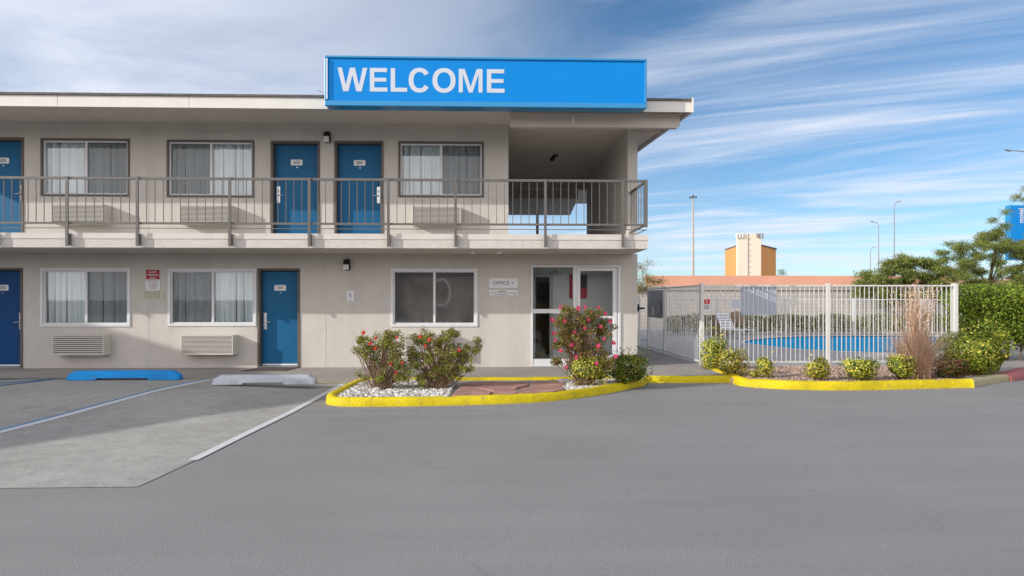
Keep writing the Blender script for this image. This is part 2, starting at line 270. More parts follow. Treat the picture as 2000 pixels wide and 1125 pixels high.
# ------------------------------------------------------------------ mesh building
WO = {}     # world origins of linked objects
def tag(o, label=None, cat=None, group=None, kind=None):
    if label: o['label'] = label
    if cat: o['category'] = cat
    if group: o['group'] = group
    if kind: o['kind'] = kind
    return o
def empty(name, loc, label, cat, group=None):
    o = bpy.data.objects.new(name, None); C.objects.link(o); o.location = loc; o.empty_display_size = .2
    WO[o.name] = Vector(loc); return tag(o, label, cat, group)
class MB:
    def __init__(s): s.v = []; s.f = []; s.m = []
    def add(s, vs, fs, m=0):
        b = len(s.v); s.v += [tuple(p) for p in vs]; s.f += [tuple(b+i for i in f) for f in fs]; s.m += [m]*len(fs); return s
    def box(s, x0, x1, y0, y1, z0, z1, m=0):
        return s.add([(x0,y0,z0),(x1,y0,z0),(x1,y1,z0),(x0,y1,z0),(x0,y0,z1),(x1,y0,z1),(x1,y1,z1),(x0,y1,z1)],
                     [(0,3,2,1),(4,5,6,7),(0,1,5,4),(1,2,6,5),(2,3,7,6),(3,0,4,7)], m)
    def prism(s, poly, y0, y1, m=0):      # poly in (x,z), CCW, extruded along y
        n = len(poly); vs = [(p[0], y0, p[1]) for p in poly]+[(p[0], y1, p[1]) for p in poly]
        tri = tessellate_polygon([[Vector((p[0], p[1], 0)) for p in poly]])
        fs = [tuple(t) for t in tri]+[tuple(n+i for i in t[::-1]) for t in tri]+[(i, (i+1) % n, n+(i+1) % n, n+i) for i in range(n)]
        return s.add(vs, fs, m)
    def slab(s, loops, z0, z1, m=0, bottom=True):     # loops in (x,y): outer first, then holes
        flat = [p for l in loops for p in l]; tri = tessellate_polygon([[Vector((p[0], p[1], 0)) for p in l] for l in loops]); n = len(flat)
        zf1 = z1 if callable(z1) else (lambda x, y: z1)
        vs = [(p[0], p[1], zf1(*p)) for p in flat]+[(p[0], p[1], z0) for p in flat]
        fs = []
        for t in tri:
            a, b, c = [Vector(flat[i]) for i in t]
            t = tuple(t) if (b-a).cross(c-a) > 0 else tuple(t[::-1]); fs.append(t)
            if bottom: fs.append(tuple(n+i for i in t[::-1]))
        o = 0
        for l in loops:
            k = len(l)
            for i in range(k): fs.append((o+i, n+o+i, n+o+(i+1) % k, o+(i+1) % k))
            o += k
        return s.add(vs, fs, m)
    def tube(s, p0, p1, r0, r1=None, n=8, m=0, caps=True):
        r1 = r0 if r1 is None else r1; p0 = Vector(p0); p1 = Vector(p1); d = (p1-p0).normalized()
        a = d.orthogonal().normalized(); b = d.cross(a)
        vs = [p0+(a*math.cos(2*math.pi*i/n)+b*math.sin(2*math.pi*i/n))*r0 for i in range(n)]+[p1+(a*math.cos(2*math.pi*i/n)+b*math.sin(2*math.pi*i/n))*r1 for i in range(n)]
        fs = [(i, (i+1) % n, n+(i+1) % n, n+i) for i in range(n)]
        if caps: fs += [tuple(range(n))[::-1], tuple(range(n, 2*n))]
        return s.add(vs, fs, m)
    def ring(s, x0, x1, z0, z1, w, y0, y1, m=0, wb=None):      # rectangular frame, pieces butted
        wb = w if wb is None else wb
        s.box(x0, x1, y0, y1, z1-w, z1, m)
        if wb: s.box(x0, x1, y0, y1, z0, z0+wb, m)
        s.box(x0, x0+w, y0, y1, z0+wb, z1-w, m); return s.box(x1-w, x1, y0, y1, z0+wb, z1-w, m)
    def text(s, txt, cx, cz, h, y, m=0, bold=0, sx=1., rot=0, yaw=0):
        c = bpy.data.curves.new('t', 'FONT'); c.body = txt; c.align_x = 'CENTER'; c.align_y = 'CENTER'; c.size = 1; c.offset = bold; c.resolution_u = 2
        o = bpy.data.objects.new('t', c); C.objects.link(o); bpy.context.view_layer.update()
        me = o.to_mesh(); k = h/.73
        cr, sr = math.cos(rot), math.sin(rot)
        vs = []
        for p in me.vertices:
            a, b = p.co.x*k*sx, p.co.y*k
            vs.append((cx+a*cr-b*sr, y, cz+a*sr+b*cr))
        s.add(vs, [tuple(f.vertices) for f in me.polygons], m); o.to_mesh_clear(); bpy.data.objects.remove(o); bpy.data.curves.remove(c); return s
    def build(s, name, mats, parent=None, label=None, cat=None, group=None, kind=None, smooth=False, bevel=0, at=None):
        mats = mats if isinstance(mats, (list, tuple)) else [mats]
        v = np.array(s.v, dtype=float); org = Vector(at) if at else Vector(((v[:,0].min()+v[:,0].max())/2, (v[:,1].min()+v[:,1].max())/2, v[:,2].min()))
        if parent is not None and at is None: org = Vector(((v[:,0].min()+v[:,0].max())/2, (v[:,1].min()+v[:,1].max())/2, (v[:,2].min()+v[:,2].max())/2))
        me = bpy.data.meshes.new(name); me.from_pydata([tuple(p) for p in (v-np.array(org))], [], s.f); me.update()
        for m in mats: me.materials.append(m)
        if len(mats) > 1: me.polygons.foreach_set('material_index', s.m)
        if smooth: me.polygons.foreach_set('use_smooth', [True]*len(s.f))
        o = bpy.data.objects.new(name, me); C.objects.link(o)
        if parent is not None: o.parent = parent; o.location = org-WO[parent.name]
        else: o.location = org
        WO[o.name] = org
        if bevel:
            b = o.modifiers.new('bevel', 'BEVEL'); b.width = bevel; b.segments = 2; b.limit_method = 'ANGLE'
        return tag(o, label, cat, group, kind)
def copy_tree(o, loc=None, parent=None):
    c = o.copy(); C.objects.link(c); c.parent = parent
    if loc is not None: c.location = loc
    for ch in [x for x in C.objects if x.parent == o]: copy_tree(ch, None, c)
    return c

# ================================================================== SETTING
# terrain sheet with an opening where the pool is sunk
PX0, PX1, PY0, PY1 = 5.0, 21.5, 2.0, 13.0
g = MB(); B_ = 4500; zt = -.28
for (a, b, c, d) in ((-B_, B_, -B_, PY0), (-B_, B_, PY1, B_), (-B_, PX0, PY0, PY1), (PX1, B_, PY0, PY1)):
    g.add([(a, c, zt), (b, c, zt), (b, d, zt), (a, d, zt)], [(0, 1, 2, 3)])
g.build('ground', M['desert'], kind='structure')
# asphalt lot
g = MB(); xs = list(np.arange(-40, -8, 2.))+list(np.arange(-8, 2, .25))+list(np.arange(2, 60, 4.)); ys = list(np.arange(-60, -12, 4.))+list(np.arange(-12, -1.9, .25))+[-1.75]
for j, y in enumerate(ys):
    for i, x in enumerate(xs): g.v.append((x, y, zlot(x, y)))
nx = len(xs)
for j in range(len(ys)-1):
    for i in range(nx-1): g.f.append((j*nx+i, j*nx+i+1, (j+1)*nx+i+1, (j+1)*nx+i)); g.m.append(0)
g.build('parking_lot', M['asphalt'], kind='structure', at=(0, 0, 0))
# concrete parking bay
def iter_ground(px, py):
    z = 0
    for _ in range(12):
        x, y = G(px, py, z); z = zlot(x, y)
    return x, y
edge = [iter_ground(*p) for p in ((268, 952), (330, 924), (380, 900), (470, 855), (570, 806), (640, 768), (692, 740))]
edge[-1] = (edge[-1][0], -1.9)
def edge_x(y):
    for (xa, ya), (xb, yb) in zip(edge, edge[1:]):
        if ya <= y <= yb: return xa+(xb-xa)*(y-ya)/(yb-ya)
    return edge[-1][0]
ys = list(np.linspace(edge[0][1], -1.9, 22)); g = MB(); nc = 22
for y in ys:
    xe = edge_x(y)
    for i in range(nc): x = -16+(xe+16)*(i/(nc-1))**.6; g.v.append((x, y, zlot(x, y)+.005))
for j in range(len(ys)-1):
    for i in range(nc-1): g.f.append((j*nc+i, j*nc+i+1, (j+1)*nc+i+1, (j+1)*nc+i)); g.m.append(0)
g.build('parking_bay', M['pad'], kind='structure', at=(0, 0, 0))
def strip(name, pts, wd, m, dz, n=14):
    g = MB(); P_ = []
    for (a, b) in zip(pts, pts[1:]):
        for k in range(n): t = k/n; P_.append((a[0]+(b[0]-a[0])*t, a[1]+(b[1]-a[1])*t))
    P_.append(pts[-1])
    for i, p in enumerate(P_):
        q = P_[min(i+1, len(P_)-1)]; o = P_[max(i-1, 0)]; d = Vector((q[0]-o[0], q[1]-o[1])).normalized(); nrm = Vector((-d.y, d.x))
        for s_ in (-.5, .5): x, y = p[0]+nrm.x*wd*s_, p[1]+nrm.y*wd*s_; g.v.append((x, y, zlot(x, y)+dz))
    for i in range(len(P_)-1): g.f.append((2*i, 2*i+2, 2*i+3, 2*i+1)); g.m.append(0)
    return g.build(name, m, kind='structure', at=(0, 0, 0))
strip('white_parking_line', [(p[0]-.02, p[1]) for p in edge[2:]], .10, M['white_line'], .009)
ln = [iter_ground(410, 742), iter_ground(0, 845)]; ln.append((ln[1][0]*2-ln[0][0], ln[1][1]*2-ln[0][1]))
strip('white_bay_line', ln, .13, M['white_line'], .009)
strip('blue_bay_line', [(p[0]-.085, p[1]+.066) for p in ln], .06, M['blue_line'], .009)
for a, b in (((120, 740), (-160, 762)), ((70, 739), (-180, 752)), ((122, 740), (-260, 790))):
    strip('blue_hatch_line', [iter_ground(*a), iter_ground(*b)], .09, M['blue_line'], .014)
strip('yellow_edge_line', [(-16, -1.97), (X(690, -1.97), -1.97)], .045, M['yellow_line'], .018)
# sidewalk along the building and on to the gate
xw = X(1371, .15)
CRV = [G(px, py, .02) for px, py in ((1371, 714), (1395, 721), (1418, 729), (1440, 736))]
walk = [(-16, 0.0), (-16, -1.9), (X(700, -1.9), -1.9), (X(1262, -1.9), -1.9), (CRV[3][0], -1.9), CRV[2], CRV[1], (xw, .1), (xw, 20), (3.16, 20), (3.16, 0)]
MB().slab([walk], -.4, .0, 0).build('sidewalk', M['walk'], kind='structure', bevel=0)
# pool deck with sunk pool
pool_out = [G(px, py, -.02) for px, py in ((1447, 671), (1500, 678), (1560, 684), (1640, 688), (1730, 691), (1800, 692), (1880, 690), (1950, 684), (1975, 674), (1950, 664), (1850, 659), (1740, 657), (1640, 657), (1560, 658), (1500, 661), (1460, 665))]
MB().slab([[(xw, .1), (20.8, .1), (22.5, 4), (22.5, 19.5), (xw, 19.5)], pool_out[::-1]], -.4, .0, 0, bottom=False).build('pool_deck', M['deck'], kind='structure')
cxp = sum(p[0] for p in pool_out)/len(pool_out); cyp = sum(p[1] for p in pool_out)/len(pool_out)
def shrink(k): return [(cxp+(p[0]-cxp)*k, cyp+(p[1]-cyp)*k) for p in pool_out]
pool = empty('swimming_pool', (cxp, cyp, 0), 'rounded blue swimming pool sunk in the pale deck behind the white fence', 'swimming pool')
g = MB(); n = len(pool_out); o_ = [(p[0], p[1]) for p in shrink(.999)]
for zA, zB, mi in ((.0, -.10, 1), (-.10, -1.3, 0)):
    vs = [(p[0], p[1], zA) for p in o_]+[(p[0], p[1], zB) for p in o_]; g.add(vs, [(i, n+i, n+(i+1) % n, (i+1) % n) for i in range(n)], mi)
g.add([(p[0], p[1], -1.3) for p in o_], [tuple(t) for t in tessellate_polygon([[Vector((p[0], p[1], 0)) for p in o_]])], 0)
g.build('basin', [M['pool_plaster'], M['pool_tile']], pool)
g = MB(); ou, inn = shrink(1.018), shrink(.985)
g.slab([ou, inn[::-1]], .002, .014).build('coping', M['cap'], pool)
MB().add([(p[0], p[1], -.03) for p in shrink(.9985)], [tuple(t) for t in tessellate_polygon([[Vector((p[0], p[1], 0)) for p in pool_out]])]).build('water', M['water'], pool)
# distant hills
g = MB(); random.seed(5); k = 90
for i in range(k+1):
    a = math.radians(-60+150*i/k); h = .72*60+50*abs(math.sin(i*.21))+25*math.sin(i*.83)+random.random()*12
    g.v += [(3600*math.sin(a), 3600*math.cos(a), -2), (3600*math.sin(a), 3600*math.cos(a), max(40, h)), (4300*math.sin(a), 4300*math.cos(a), -2)]
for i in range(k):
    a = 3*i; g.f += [(a, a+3, a+4, a+1), (a+1, a+4, a+5, a+2)]; g.m += [0, 0]
g.build('hills', M['hills'], kind='structure')

# ================================================================== MOTEL
XL = -13.0; XR = X(1245, 0); XP = X(993, 0)
ZF = 2.74; ZS = 2.46; ZT = 5.22
motel = empty('motel_building', ((XL+XR)/2, 3, 0), 'two storey beige stucco motel with blue doors and a railed upper walkway', 'motel')
def wall_sheet(x0, x1, z0, z1, ops, y=0, dep=.2):
    g = MB(); xs = sorted({x0, x1, *[o[0] for o in ops], *[o[1] for o in ops]}); zs = sorted({z0, z1, *[max(z0, o[2]) for o in ops], *[o[3] for o in ops]})
    for a, b in zip(xs, xs[1:]):
        for c, d in zip(zs, zs[1:]):
            mx_, mz_ = (a+b)/2, (c+d)/2
            if any(o[0] < mx_ < o[1] and o[2] < mz_ < o[3] for o in ops): continue
            g.add([(a, y, c), (b, y, c), (b, y, d), (a, y, d)], [(0, 1, 2, 3)])
    for o in ops:
        a, b, c, d = o[0], o[1], max(z0, o[2]), o[3]
        g.add([(a, y, c), (b, y, c), (b, y, d), (a, y, d), (a, y+dep, c), (b, y+dep, c), (b, y+dep, d), (a, y+dep, d)], [(0, 4, 5, 1), (1, 5, 6, 2), (2, 6, 7, 3), (3, 7, 4, 0)])
    return g
UW = [('upper', 80, 270, 254, 384, 'ld'), ('upper', 326, 273, 497, 386, 'dl'), ('upper', 778, 276, 945, 386, 'ld')]
LW = [('lower', 79, 523, 255, 638, 'ld'), ('lower', 328, 524, 501, 637, 'dl'), ('office', 763, 524, 933, 638, 'oo')]
UD = [(-50, 268, 47, 464, '203', 1), (529, 275, 625, 464, '202', 0), (653, 275, 749, 464, '201', 1)]
LD = [(-50, 523, 45, 718, '102', 1), (503, 524, 586, 717, '101', 0)]
def op(r, floor=None):
    x0, x1, z0, z1 = R(*r)
    return (x0, x1, z0 if floor is None else floor, z1)
uop = [op(w_[1:5]) for w_ in UW]+[op(d[:4], ZF) for d in UD]
SF = op((1037, 518, 1212, 716), 0.0)
lop = [op(w_[1:5]) for w_ in LW]+[op(d[:4], 0.0) for d in LD]+[SF]
wl = wall_sheet(XL, XR, 0, ZS, lop); wl.add([(XR, 0, 0), (XR, 14, 0), (XR, 14, ZS), (XR, 0, ZS)], [(0, 1, 2, 3)])
wl.add([(XL, 0, 0), (XL, 14, 0), (XL, 14, ZS), (XL, 0, ZS)], [(3, 2, 1, 0)]); wl.add([(XL, 14, 0), (XR, 14, 0), (XR, 14, ZS), (XL, 14, ZS)], [(3, 2, 1, 0)])
wl.build('wall', M['stucco'], motel)
wu = wall_sheet(XL, XP, ZF, 5.3, uop)
YB = 6.1
wu.add([(XP, 0, ZF), (XP, YB, ZF), (XP, YB, 5.3), (XP, 0, 5.3)], [(0, 1, 2, 3)])
wu.add([(XL, YB, ZF), (XP, YB, ZF), (XP, YB, 5.3), (XL, YB, 5.3)], [(3, 2, 1, 0)]); wu.add([(XL, 0, ZF), (XL, YB, ZF), (XL, YB, 5.3), (XL, 0, 5.3)], [(3, 2, 1, 0)])
wu.build('wall', M['stucco'], motel)
g = MB(); xi = X(1226, 0)
g.box(xi, XR, 0, YB, ZF, ZT, 0)                                       # end wall of the breezeway
g.box(XP, xi, YB-.25, YB, 4.89, ZT, 0)                            # header at its far end
g.build('breezeway_wall', M['stucco'], motel)
MB().box(XP, xi, 0.003, YB-.253, ZT-.02, ZT+.05).build('breezeway_ceiling', M['soffit'], motel)
MB().box(X(1047, 8.1), X(1052, 8.1), 8.05, 8.13, ZF, 4.6).build('post', M['taupe'], motel)
# vertical control joints
for px, z0, z1, off in ((290, ZF, 5.2, 0), (290, .0, Z(290, 592), 0), (636, 0, ZS, 0)):
    x = X(px); MB().box(x-.006, x+.006, -.004, .01, z0, z1).build('wall_joint', M['stucco_slab'], motel)
# walkway slab
g = MB(); ys_, xe = -1.38, X(1266, -1.38)
g.box(XL, xe, ys_+.012, -.001, ZS, ZF-.11); g.box(XL, xe, .001, 14, ZS, ZF-.11)
g.build('walkway_slab', M['stucco_slab'], motel)
g = MB(); g.box(XL, xe+.005, ys_, -.002, ZF-.11, ZF); g.box(XP, xe+.005, -.002, 8.4, ZF-.11, ZF-.002)
g.build('walkway_cap', M['cap'], motel)
MB().box(XL, xe-.03, ys_+.05, -.004, ZS-.012, ZS-.001).build('walkway_soffit', M['soffit'], motel)
# roof
RE = X(1350, -1.63); RY = -1.63
def rz(y): return 5.11+.067*(min(y, 3)-RY)-.09*max(0, y-3)
def roof_piece(x0, x1, y0, y1, d0, d1, g):
    yy = [y0]+([3] if y0 < 3 < y1 else [])+[y1]
    vs = []
    for y in yy: vs += [(x0, y, rz(y)+d0), (x1, y, rz(y)+d0), (x0, y, rz(y)+d1), (x1, y, rz(y)+d1)]
    fs = [(0, 1, 3, 2)]
    for i in range(len(yy)-1): a = 4*i; fs += [(a, a+4, a+5, a+1), (a+2, a+3, a+7, a+6), (a, a+2, a+6, a+4), (a+1, a+5, a+7, a+3)]
    a = 4*(len(yy)-1); fs.append((a, a+2, a+3, a+1)); g.add(vs, fs); return g
roof = roof_piece(XL-1, RE-.05, RY+.03, 9.0, .03, .19, MB()).build('roof', M['soffit'], motel)
roof_piece(XL-1, RE+.0, RY-.035, 9.0, .192, .232, MB()).build('shingles', M['shingle'], roof)
g = MB(); fx = [XL-1, X(112, RY), X(369, RY), X(640, RY), X(900, RY), X(1160, RY), RE]
for a, b in zip(fx, fx[1:]): g.box(a+.004, b-.004, RY, RY+.029, 5.085, 5.30)
g.build('fascia', M['fascia'], roof)
g = MB(); x0, x1 = RE-.045, RE+.03
roof_piece(x0+.048, x1, RY-.06, 9.0, -.04, .24, g); g.build('rake_board', M['fascia'], roof)
# purlin beams carrying the gable end
bx1 = X(1326, -1.24)
MB().prism([(XP-.0, 4.87), (bx1-.05, 4.87), (bx1, 4.91), (bx1, rz(-1.3)+.02), (XP-.0, rz(-1.3)+.02)], -1.30, -1.18).build('roof_beam', M['soffit'], motel)
bb = X(1291, .1); MB().prism([(XR+.002, 5.10), (bb-.14, 5.10), (bb-.1, 5.13), (bb-.02, 5.14), (bb, 5.18), (bb, 5.235), (XR+.002, 5.235)], .05, .15).build('roof_beam', M['soffit'], motel)
MB().box(X(1116.5, -1.33), X(1122.5, -1.33), -1.335, -1.301, Z(1120, 238, -1.33), Z(1120, 224, -1.33)).build('beam_bracket', M['lamp_glass'], motel, bevel=.006)
# rear eave seen through the breezeway
g = MB(); ex = 2.70
g.add([(XL, 6.25, 4.66), (ex, 6.25, 4.66), (ex, 8.3, 4.40), (XL, 8.3, 4.40), (XL, 6.25, 4.95), (ex, 6.25, 4.95), (ex, 8.3, 4.62), (XL, 8.3, 4.62)],
      [(0, 3, 2, 1), (4, 5, 6, 7), (0, 1, 5, 4), (1, 2, 6, 5), (2, 3, 7, 6), (3, 0, 4, 7)]); g.build('rear_eave', M['soffit'], motel)
MB().box(XL+.1, XP-.3, 8.45, 13.9, ZF+.003, 4.3).box(XP-.2, XR-.1, 8.6, 13.9, -.0, 2.4).build('rear_block', M['stucco'], motel)

# windows
def window(kind, px0, py0, px1, py1, style):
    x0, x1, z0, z1 = R(px0, py0, px1, py1); up = kind == 'upper'
    trim = M['taupe'] if up else M['white_alu']; wtr = .045 if up else .055
    wd = MB().ring(x0, x1, z0, z1, wtr, -.022, .09).build('window', trim, motel, bevel=.004)
    a0, a1, b0, b1 = x0+wtr, x1-wtr, z0+wtr, z1-wtr; xm = (a0+a1)/2
    g = MB().ring(a0, a1, b0, b1, .03, .012, .085); g.box(xm-.025, xm+.025, .018, .08, b0+.03, b1-.03)
    g.build('sash', M['white_alu'], wd, bevel=.003)
    gl = M['glass_dark'] if kind == 'office' else M['glass']
    for s_, (c0, c1) in zip(style, ((a0+.03, xm-.025), (xm+.025, a1-.03))):
        MB().add([(c0, .055, b0+.03), (c1, .055, b0+.03), (c1, .055, b1-.03), (c0, .055, b1-.03)], [(0, 1, 2, 3)]).build('glass_pane', gl, wd)
        if s_ == 'd': MB().add([(c0, .03, b0+.03), (c1, .03, b0+.03), (c1, .03, b1-.03), (c0, .03, b1-.03)], [(0, 1, 2, 3)]).build('insect_screen', M['screen'], wd)
    # curtains in soft folds
    if kind != 'office':
        random.seed(int(px0+py0)); g = MB(); n = 150; ph = random.random()*6
        for i in range(n+1):
            t = i/n; x = a0+(a1-a0)*t; u_ = t*2*math.pi
            y = .14+.045*math.sin(u_*9+ph+1.6*math.sin(u_*2.3))+.012*math.sin(u_*21+ph*2)
            g.v += [(x, y+.006, b0), (x, y, b1)]
        for i in range(n): g.f.append((2*i, 2*i+2, 2*i+3, 2*i+1)); g.m.append(0)
        g.build('curtain', M['curtain'], wd, smooth=True)
        MB().box(x0, x1, .19, .2, z0, z1).build('window_back', M['interior_dark'], wd)
    else:
        MB().box(x0, x1, .55, .56, z0-.2, z1+.2).build('blind', mat('blind_grey', (.62, .60, .57), .8, .3, 2), wd)
        # pale ring shape on the inside of the pane
        g = MB(); cx, cz = P(862, 571); k = 40; rx, rzz = .215, .315; q = .055
        vs = [(cx+(rx-q*(j))*math.cos(2*math.pi*i/k), .06, cz+(rzz-q*j)*math.sin(2*math.pi*i/k)) for j in (0, 1) for i in range(k)]
        g.add(vs, [(i, (i+1) % k, k+(i+1) % k, k+i) for i in range(k) if min(vs[i][0], vs[(i+1) % k][0]) > xm+.02])
        g.build('ring_decal', mat('decal_grey', (.66, .67, .68), .7), wd)
    return wd
for w_ in UW+LW: window(*w_)

# doors
def door(px0, py0, px1, py1, num, hr):
    x0, x1, z0, z1 = R(px0, py0, px1, py1); z0 = ZF+.004 if int(num) > 199 else .004
    fr = MB().ring(x0, x1, z0, z1, .05, -.018, .18, wb=0).build('door', M['taupe'], motel, bevel=.004)
    a0, a1, t = x0+.05, x1-.05, z1-.05
    leaf = MB().box(a0+.01, a1-.01, .125, .165, z0+.03, t-.012).build('door_leaf', M['navy_door'] if num in ('102',) else M['blue_door'], fr, bevel=.003)
    MB().box(a0, a1, .17, .18, z0, t).build('door_back', M['dark_gap'], fr)
    MB().box(a0+.012, a1-.012, .112, .124, z0+.03, z0+.065).build('kick_strip', M['plate'], fr)
    MB().box(a0, a1, -.01, .12, z0, z0+.018).build('threshold', M['grey_metal'], fr)
    cx = (a0+a1)/2-.01; cz = z1-.42
    if num in ('101', '102'): cz = Z(548, 562)
    else: cz = Z(580, 315)
    g = MB(); w2, h2, rr = .125, .062, .022; k = 5; pl = []
    for (sx_, sz_, a_) in ((1, 1, 0), (-1, 1, 90), (-1, -1, 180), (1, -1, 270)):
        for i in range(k): an = math.radians(a_+90*i/(k-1)); pl.append((cx+sx_*(w2-rr)+rr*math.cos(an), cz+sz_*(h2-rr)+rr*math.sin(an)))
    g.prism(pl, .117, .1245, 0); g.text(num, cx, cz, .072, .1155, 1, bold=.012, sx=.95)
    g.build('number_plate', [M['plate'], M['ink']], fr)
    MB().tube((cx+.01, .123, cz-.11), (cx+.01, .112, cz-.11), .012, n=10).build('peephole', M['chrome'], fr)
    hx = a1-.075 if hr else a0+.075; hz = z0+.98; d = -1 if hr else 1
    g = MB(); g.box(hx-.036, hx+.036, .108, .1245, hz-.17, hz+.19, 0); g.box(hx-.022, hx+.022, .1, .108, hz+.06, hz+.12, 1)
    g.tube((hx, .108, hz), (hx, .055, hz), .013, n=10); g.tube((hx, .06, hz), (hx+d*.12, .06, hz-.012), .011, .009, n=8)
    g.build('handle', [M['chrome'], M['plate']], fr, bevel=.003)
for d in UD+LD: door(*d)

# office entrance: glazed side panel and door
x0, x1, z0, z1 = SF
ent = MB().ring(x0, x1, .005, z1, .045, -.03, .1).build('office_entrance', M['white_alu'], motel, bevel=.004)
xm0, xm1 = X(1119), X(1126); zr = Z(1080, 608)
MB().box(xm0, xm1, -.032, .1, .05, z1-.045).build('mullion', M['white_alu'], ent)
MB().box(x0+.045, xm0-.002, -.02, .08, zr-.04, zr+.05).build('middle_rail', M['white_alu'], ent); MB().box(x0+.045, xm0-.002, -.02, .08, .05, .17).build('bottom_rail', M['white_alu'], ent)
dx0, dx1 = xm1+.004, X(1203); 
MB().ring(dx0, dx1, .05, z1-.05, .075, -.028, .03, wb=.2).box(dx0+.075, dx1-.075, -.02, .02, Z(1170, 620)-.02, Z(1170, 620)+.03).build('door_frame', M['white_alu'], ent, bevel=.004)
MB().box(dx1+.004, dx1+.022, -.028, .04, .05, z1-.05).box(dx1+.035, x1-.045, -.024, .04, .05, z1-.05).build('jamb', M['white_alu'], ent)
for (a, b, c, d) in ((x0+.045, xm0, zr+.05, z1-.045), (x0+.045, xm0, .17, zr-.04), (dx0+.075, dx1-.075, .25, z1-.125)):
    MB().add([(a, .01, c), (b, .01, c), (b, .01, d), (a, .01, d)], [(0, 1, 2, 3)]).build('glass_pane', M['glass'], ent)
g = MB(); g.text('1701', X(1085), Z(1085, 533), .085, .004, 0, bold=.008, sx=1.15); g.build('street_number', M['ink'], ent)
MB().box(dx0+.02, dx0+.04, -.075, -.045, .85, 1.2).box(dx0+.02, dx0+.04, -.05, -.026, .87, .9).box(dx0+.02, dx0+.04, -.05, -.026, 1.15, 1.18).build('pull_handle', M['chrome'], ent)
# lobby behind the glass
yb = .85; lx0, lx1 = x0-.9, XR-.12; g = MB(); dxa, dxb, dzt = X(1046, yb), X(1073, yb), Z(1060, 541, yb)
g.add([(dxb, yb, .0), (lx1, yb, .0), (lx1, yb, ZS-.02), (dxb, yb, ZS-.02)], [(0, 1, 2, 3)]); g.add([(lx0, yb, 0), (dxa, yb, 0), (dxa, yb, ZS-.02), (lx0, yb, ZS-.02)], [(0, 1, 2, 3)])
g.add([(dxa, yb, dzt), (dxb, yb, dzt), (dxb, yb, ZS-.02), (dxa, yb, ZS-.02)], [(0, 1, 2, 3)])
g.add([(lx0, .21, 0), (lx0, yb, 0), (lx0, yb, ZS-.02), (lx0, .21, ZS-.02)], [(0, 1, 2, 3)]); g.add([(lx1, .21, 0), (lx1, yb, 0), (lx1, yb, ZS-.02), (lx1, .21, ZS-.02)], [(3, 2, 1, 0)])
g.add([(lx0, .2, ZS-.02), (lx1, .2, ZS-.02), (lx1, yb, ZS-.02), (lx0, yb, ZS-.02)], [(3, 2, 1, 0)]); g.add([(lx0, .0, .012), (lx1, .0, .012), (lx1, 4, .012), (lx0, 4, .012)], [(0, 1, 2, 3)])
g.build('lobby_wall', M['interior'], motel)
MB().ring(dxa-.08, dxb+.08, .02, dzt+.08, .08, yb-.04, yb-.002, wb=0).build('lobby_door_frame', mat('inner_trim', (.55, .55, .53), .6), motel)
MB().box(dxa-.3, dxb+.3, 3.4, 3.42, 0, 2.4).build('back_room_curtain', mat('brown_curtain', (.16, .12, .09), .9, .3, 5), motel)
MB().box(X(1112, yb), X(1146, yb), yb-.03, yb-.004, Z(1125, 583, yb), Z(1125, 536, yb), 0).box(X(1127, yb), X(1146, yb), yb-.036, yb-.0305, Z(1125, 562, yb), Z(1125, 536, yb), 1).build('wall_picture', [M['red_poster'], M['black']], motel)

# balcony railing
YR = -1.43; zt_, zb_ = Z(1000, 352, YR), Z(1000, 438.5, YR); xend = X(1264, YR)
rl = MB(); rl.box(XL, xend, YR-.02, YR+.022, zt_-.028, zt_+.018); rl.box(XL, xend, YR-.016, YR+.018, zb_-.02, zb_+.02)
zr2 = Z(1000, 448, YR); rl.box(XL, xend, YR-.006, YR+.008, zr2-.007, zr2+.007)
ppx = [-140, -8-0, 133, 270, 450, 605, 759, 890, 1065, 1216]; pX = [X(p, YR) for p in ppx]+[xend-.02]
for a, b in zip(pX, pX[1:]):
    n = max(2, round((b-a)/.158)) if a < pX[-2] else 3
    for i in range(1, n): x = a+(b-a)*i/n; rl.box(x-.006, x+.006, YR-.006, YR+.006, zb_+.02, zt_-.028)
# return to the wall
rl.box(xend-.05, xend-.01, YR+.022, 0, zt_-.028, zt_+.018); rl.box(xend-.045, xend-.012, YR+.018, -.0, zb_-.02, zb_+.02); rl.box(xend-.035, xend-.02, YR+.01, 0, zr2-.007, zr2+.007)
for i in range(1, 9): y = YR+(-YR)*i/9; rl.box(xend-.036, xend-.021, y-.0075, y+.0075, zb_+.02, zt_-.028)
railing = rl.build('balcony_railing', M['rail'], motel)
for x in pX[:-1]: MB().box(x-.026, x+.026, YR-.045, YR-.021, ZS+.02, zt_+.02).box(x-.012, x+.03, YR-.021, YR+.05, ZS+.04, ZF-.02).build('post', M['rail'], railing)
MB().box(xend-.06, xend, YR-.045, YR-.021, zb_-.05, zt_+.02).build('post', M['rail'], railing)

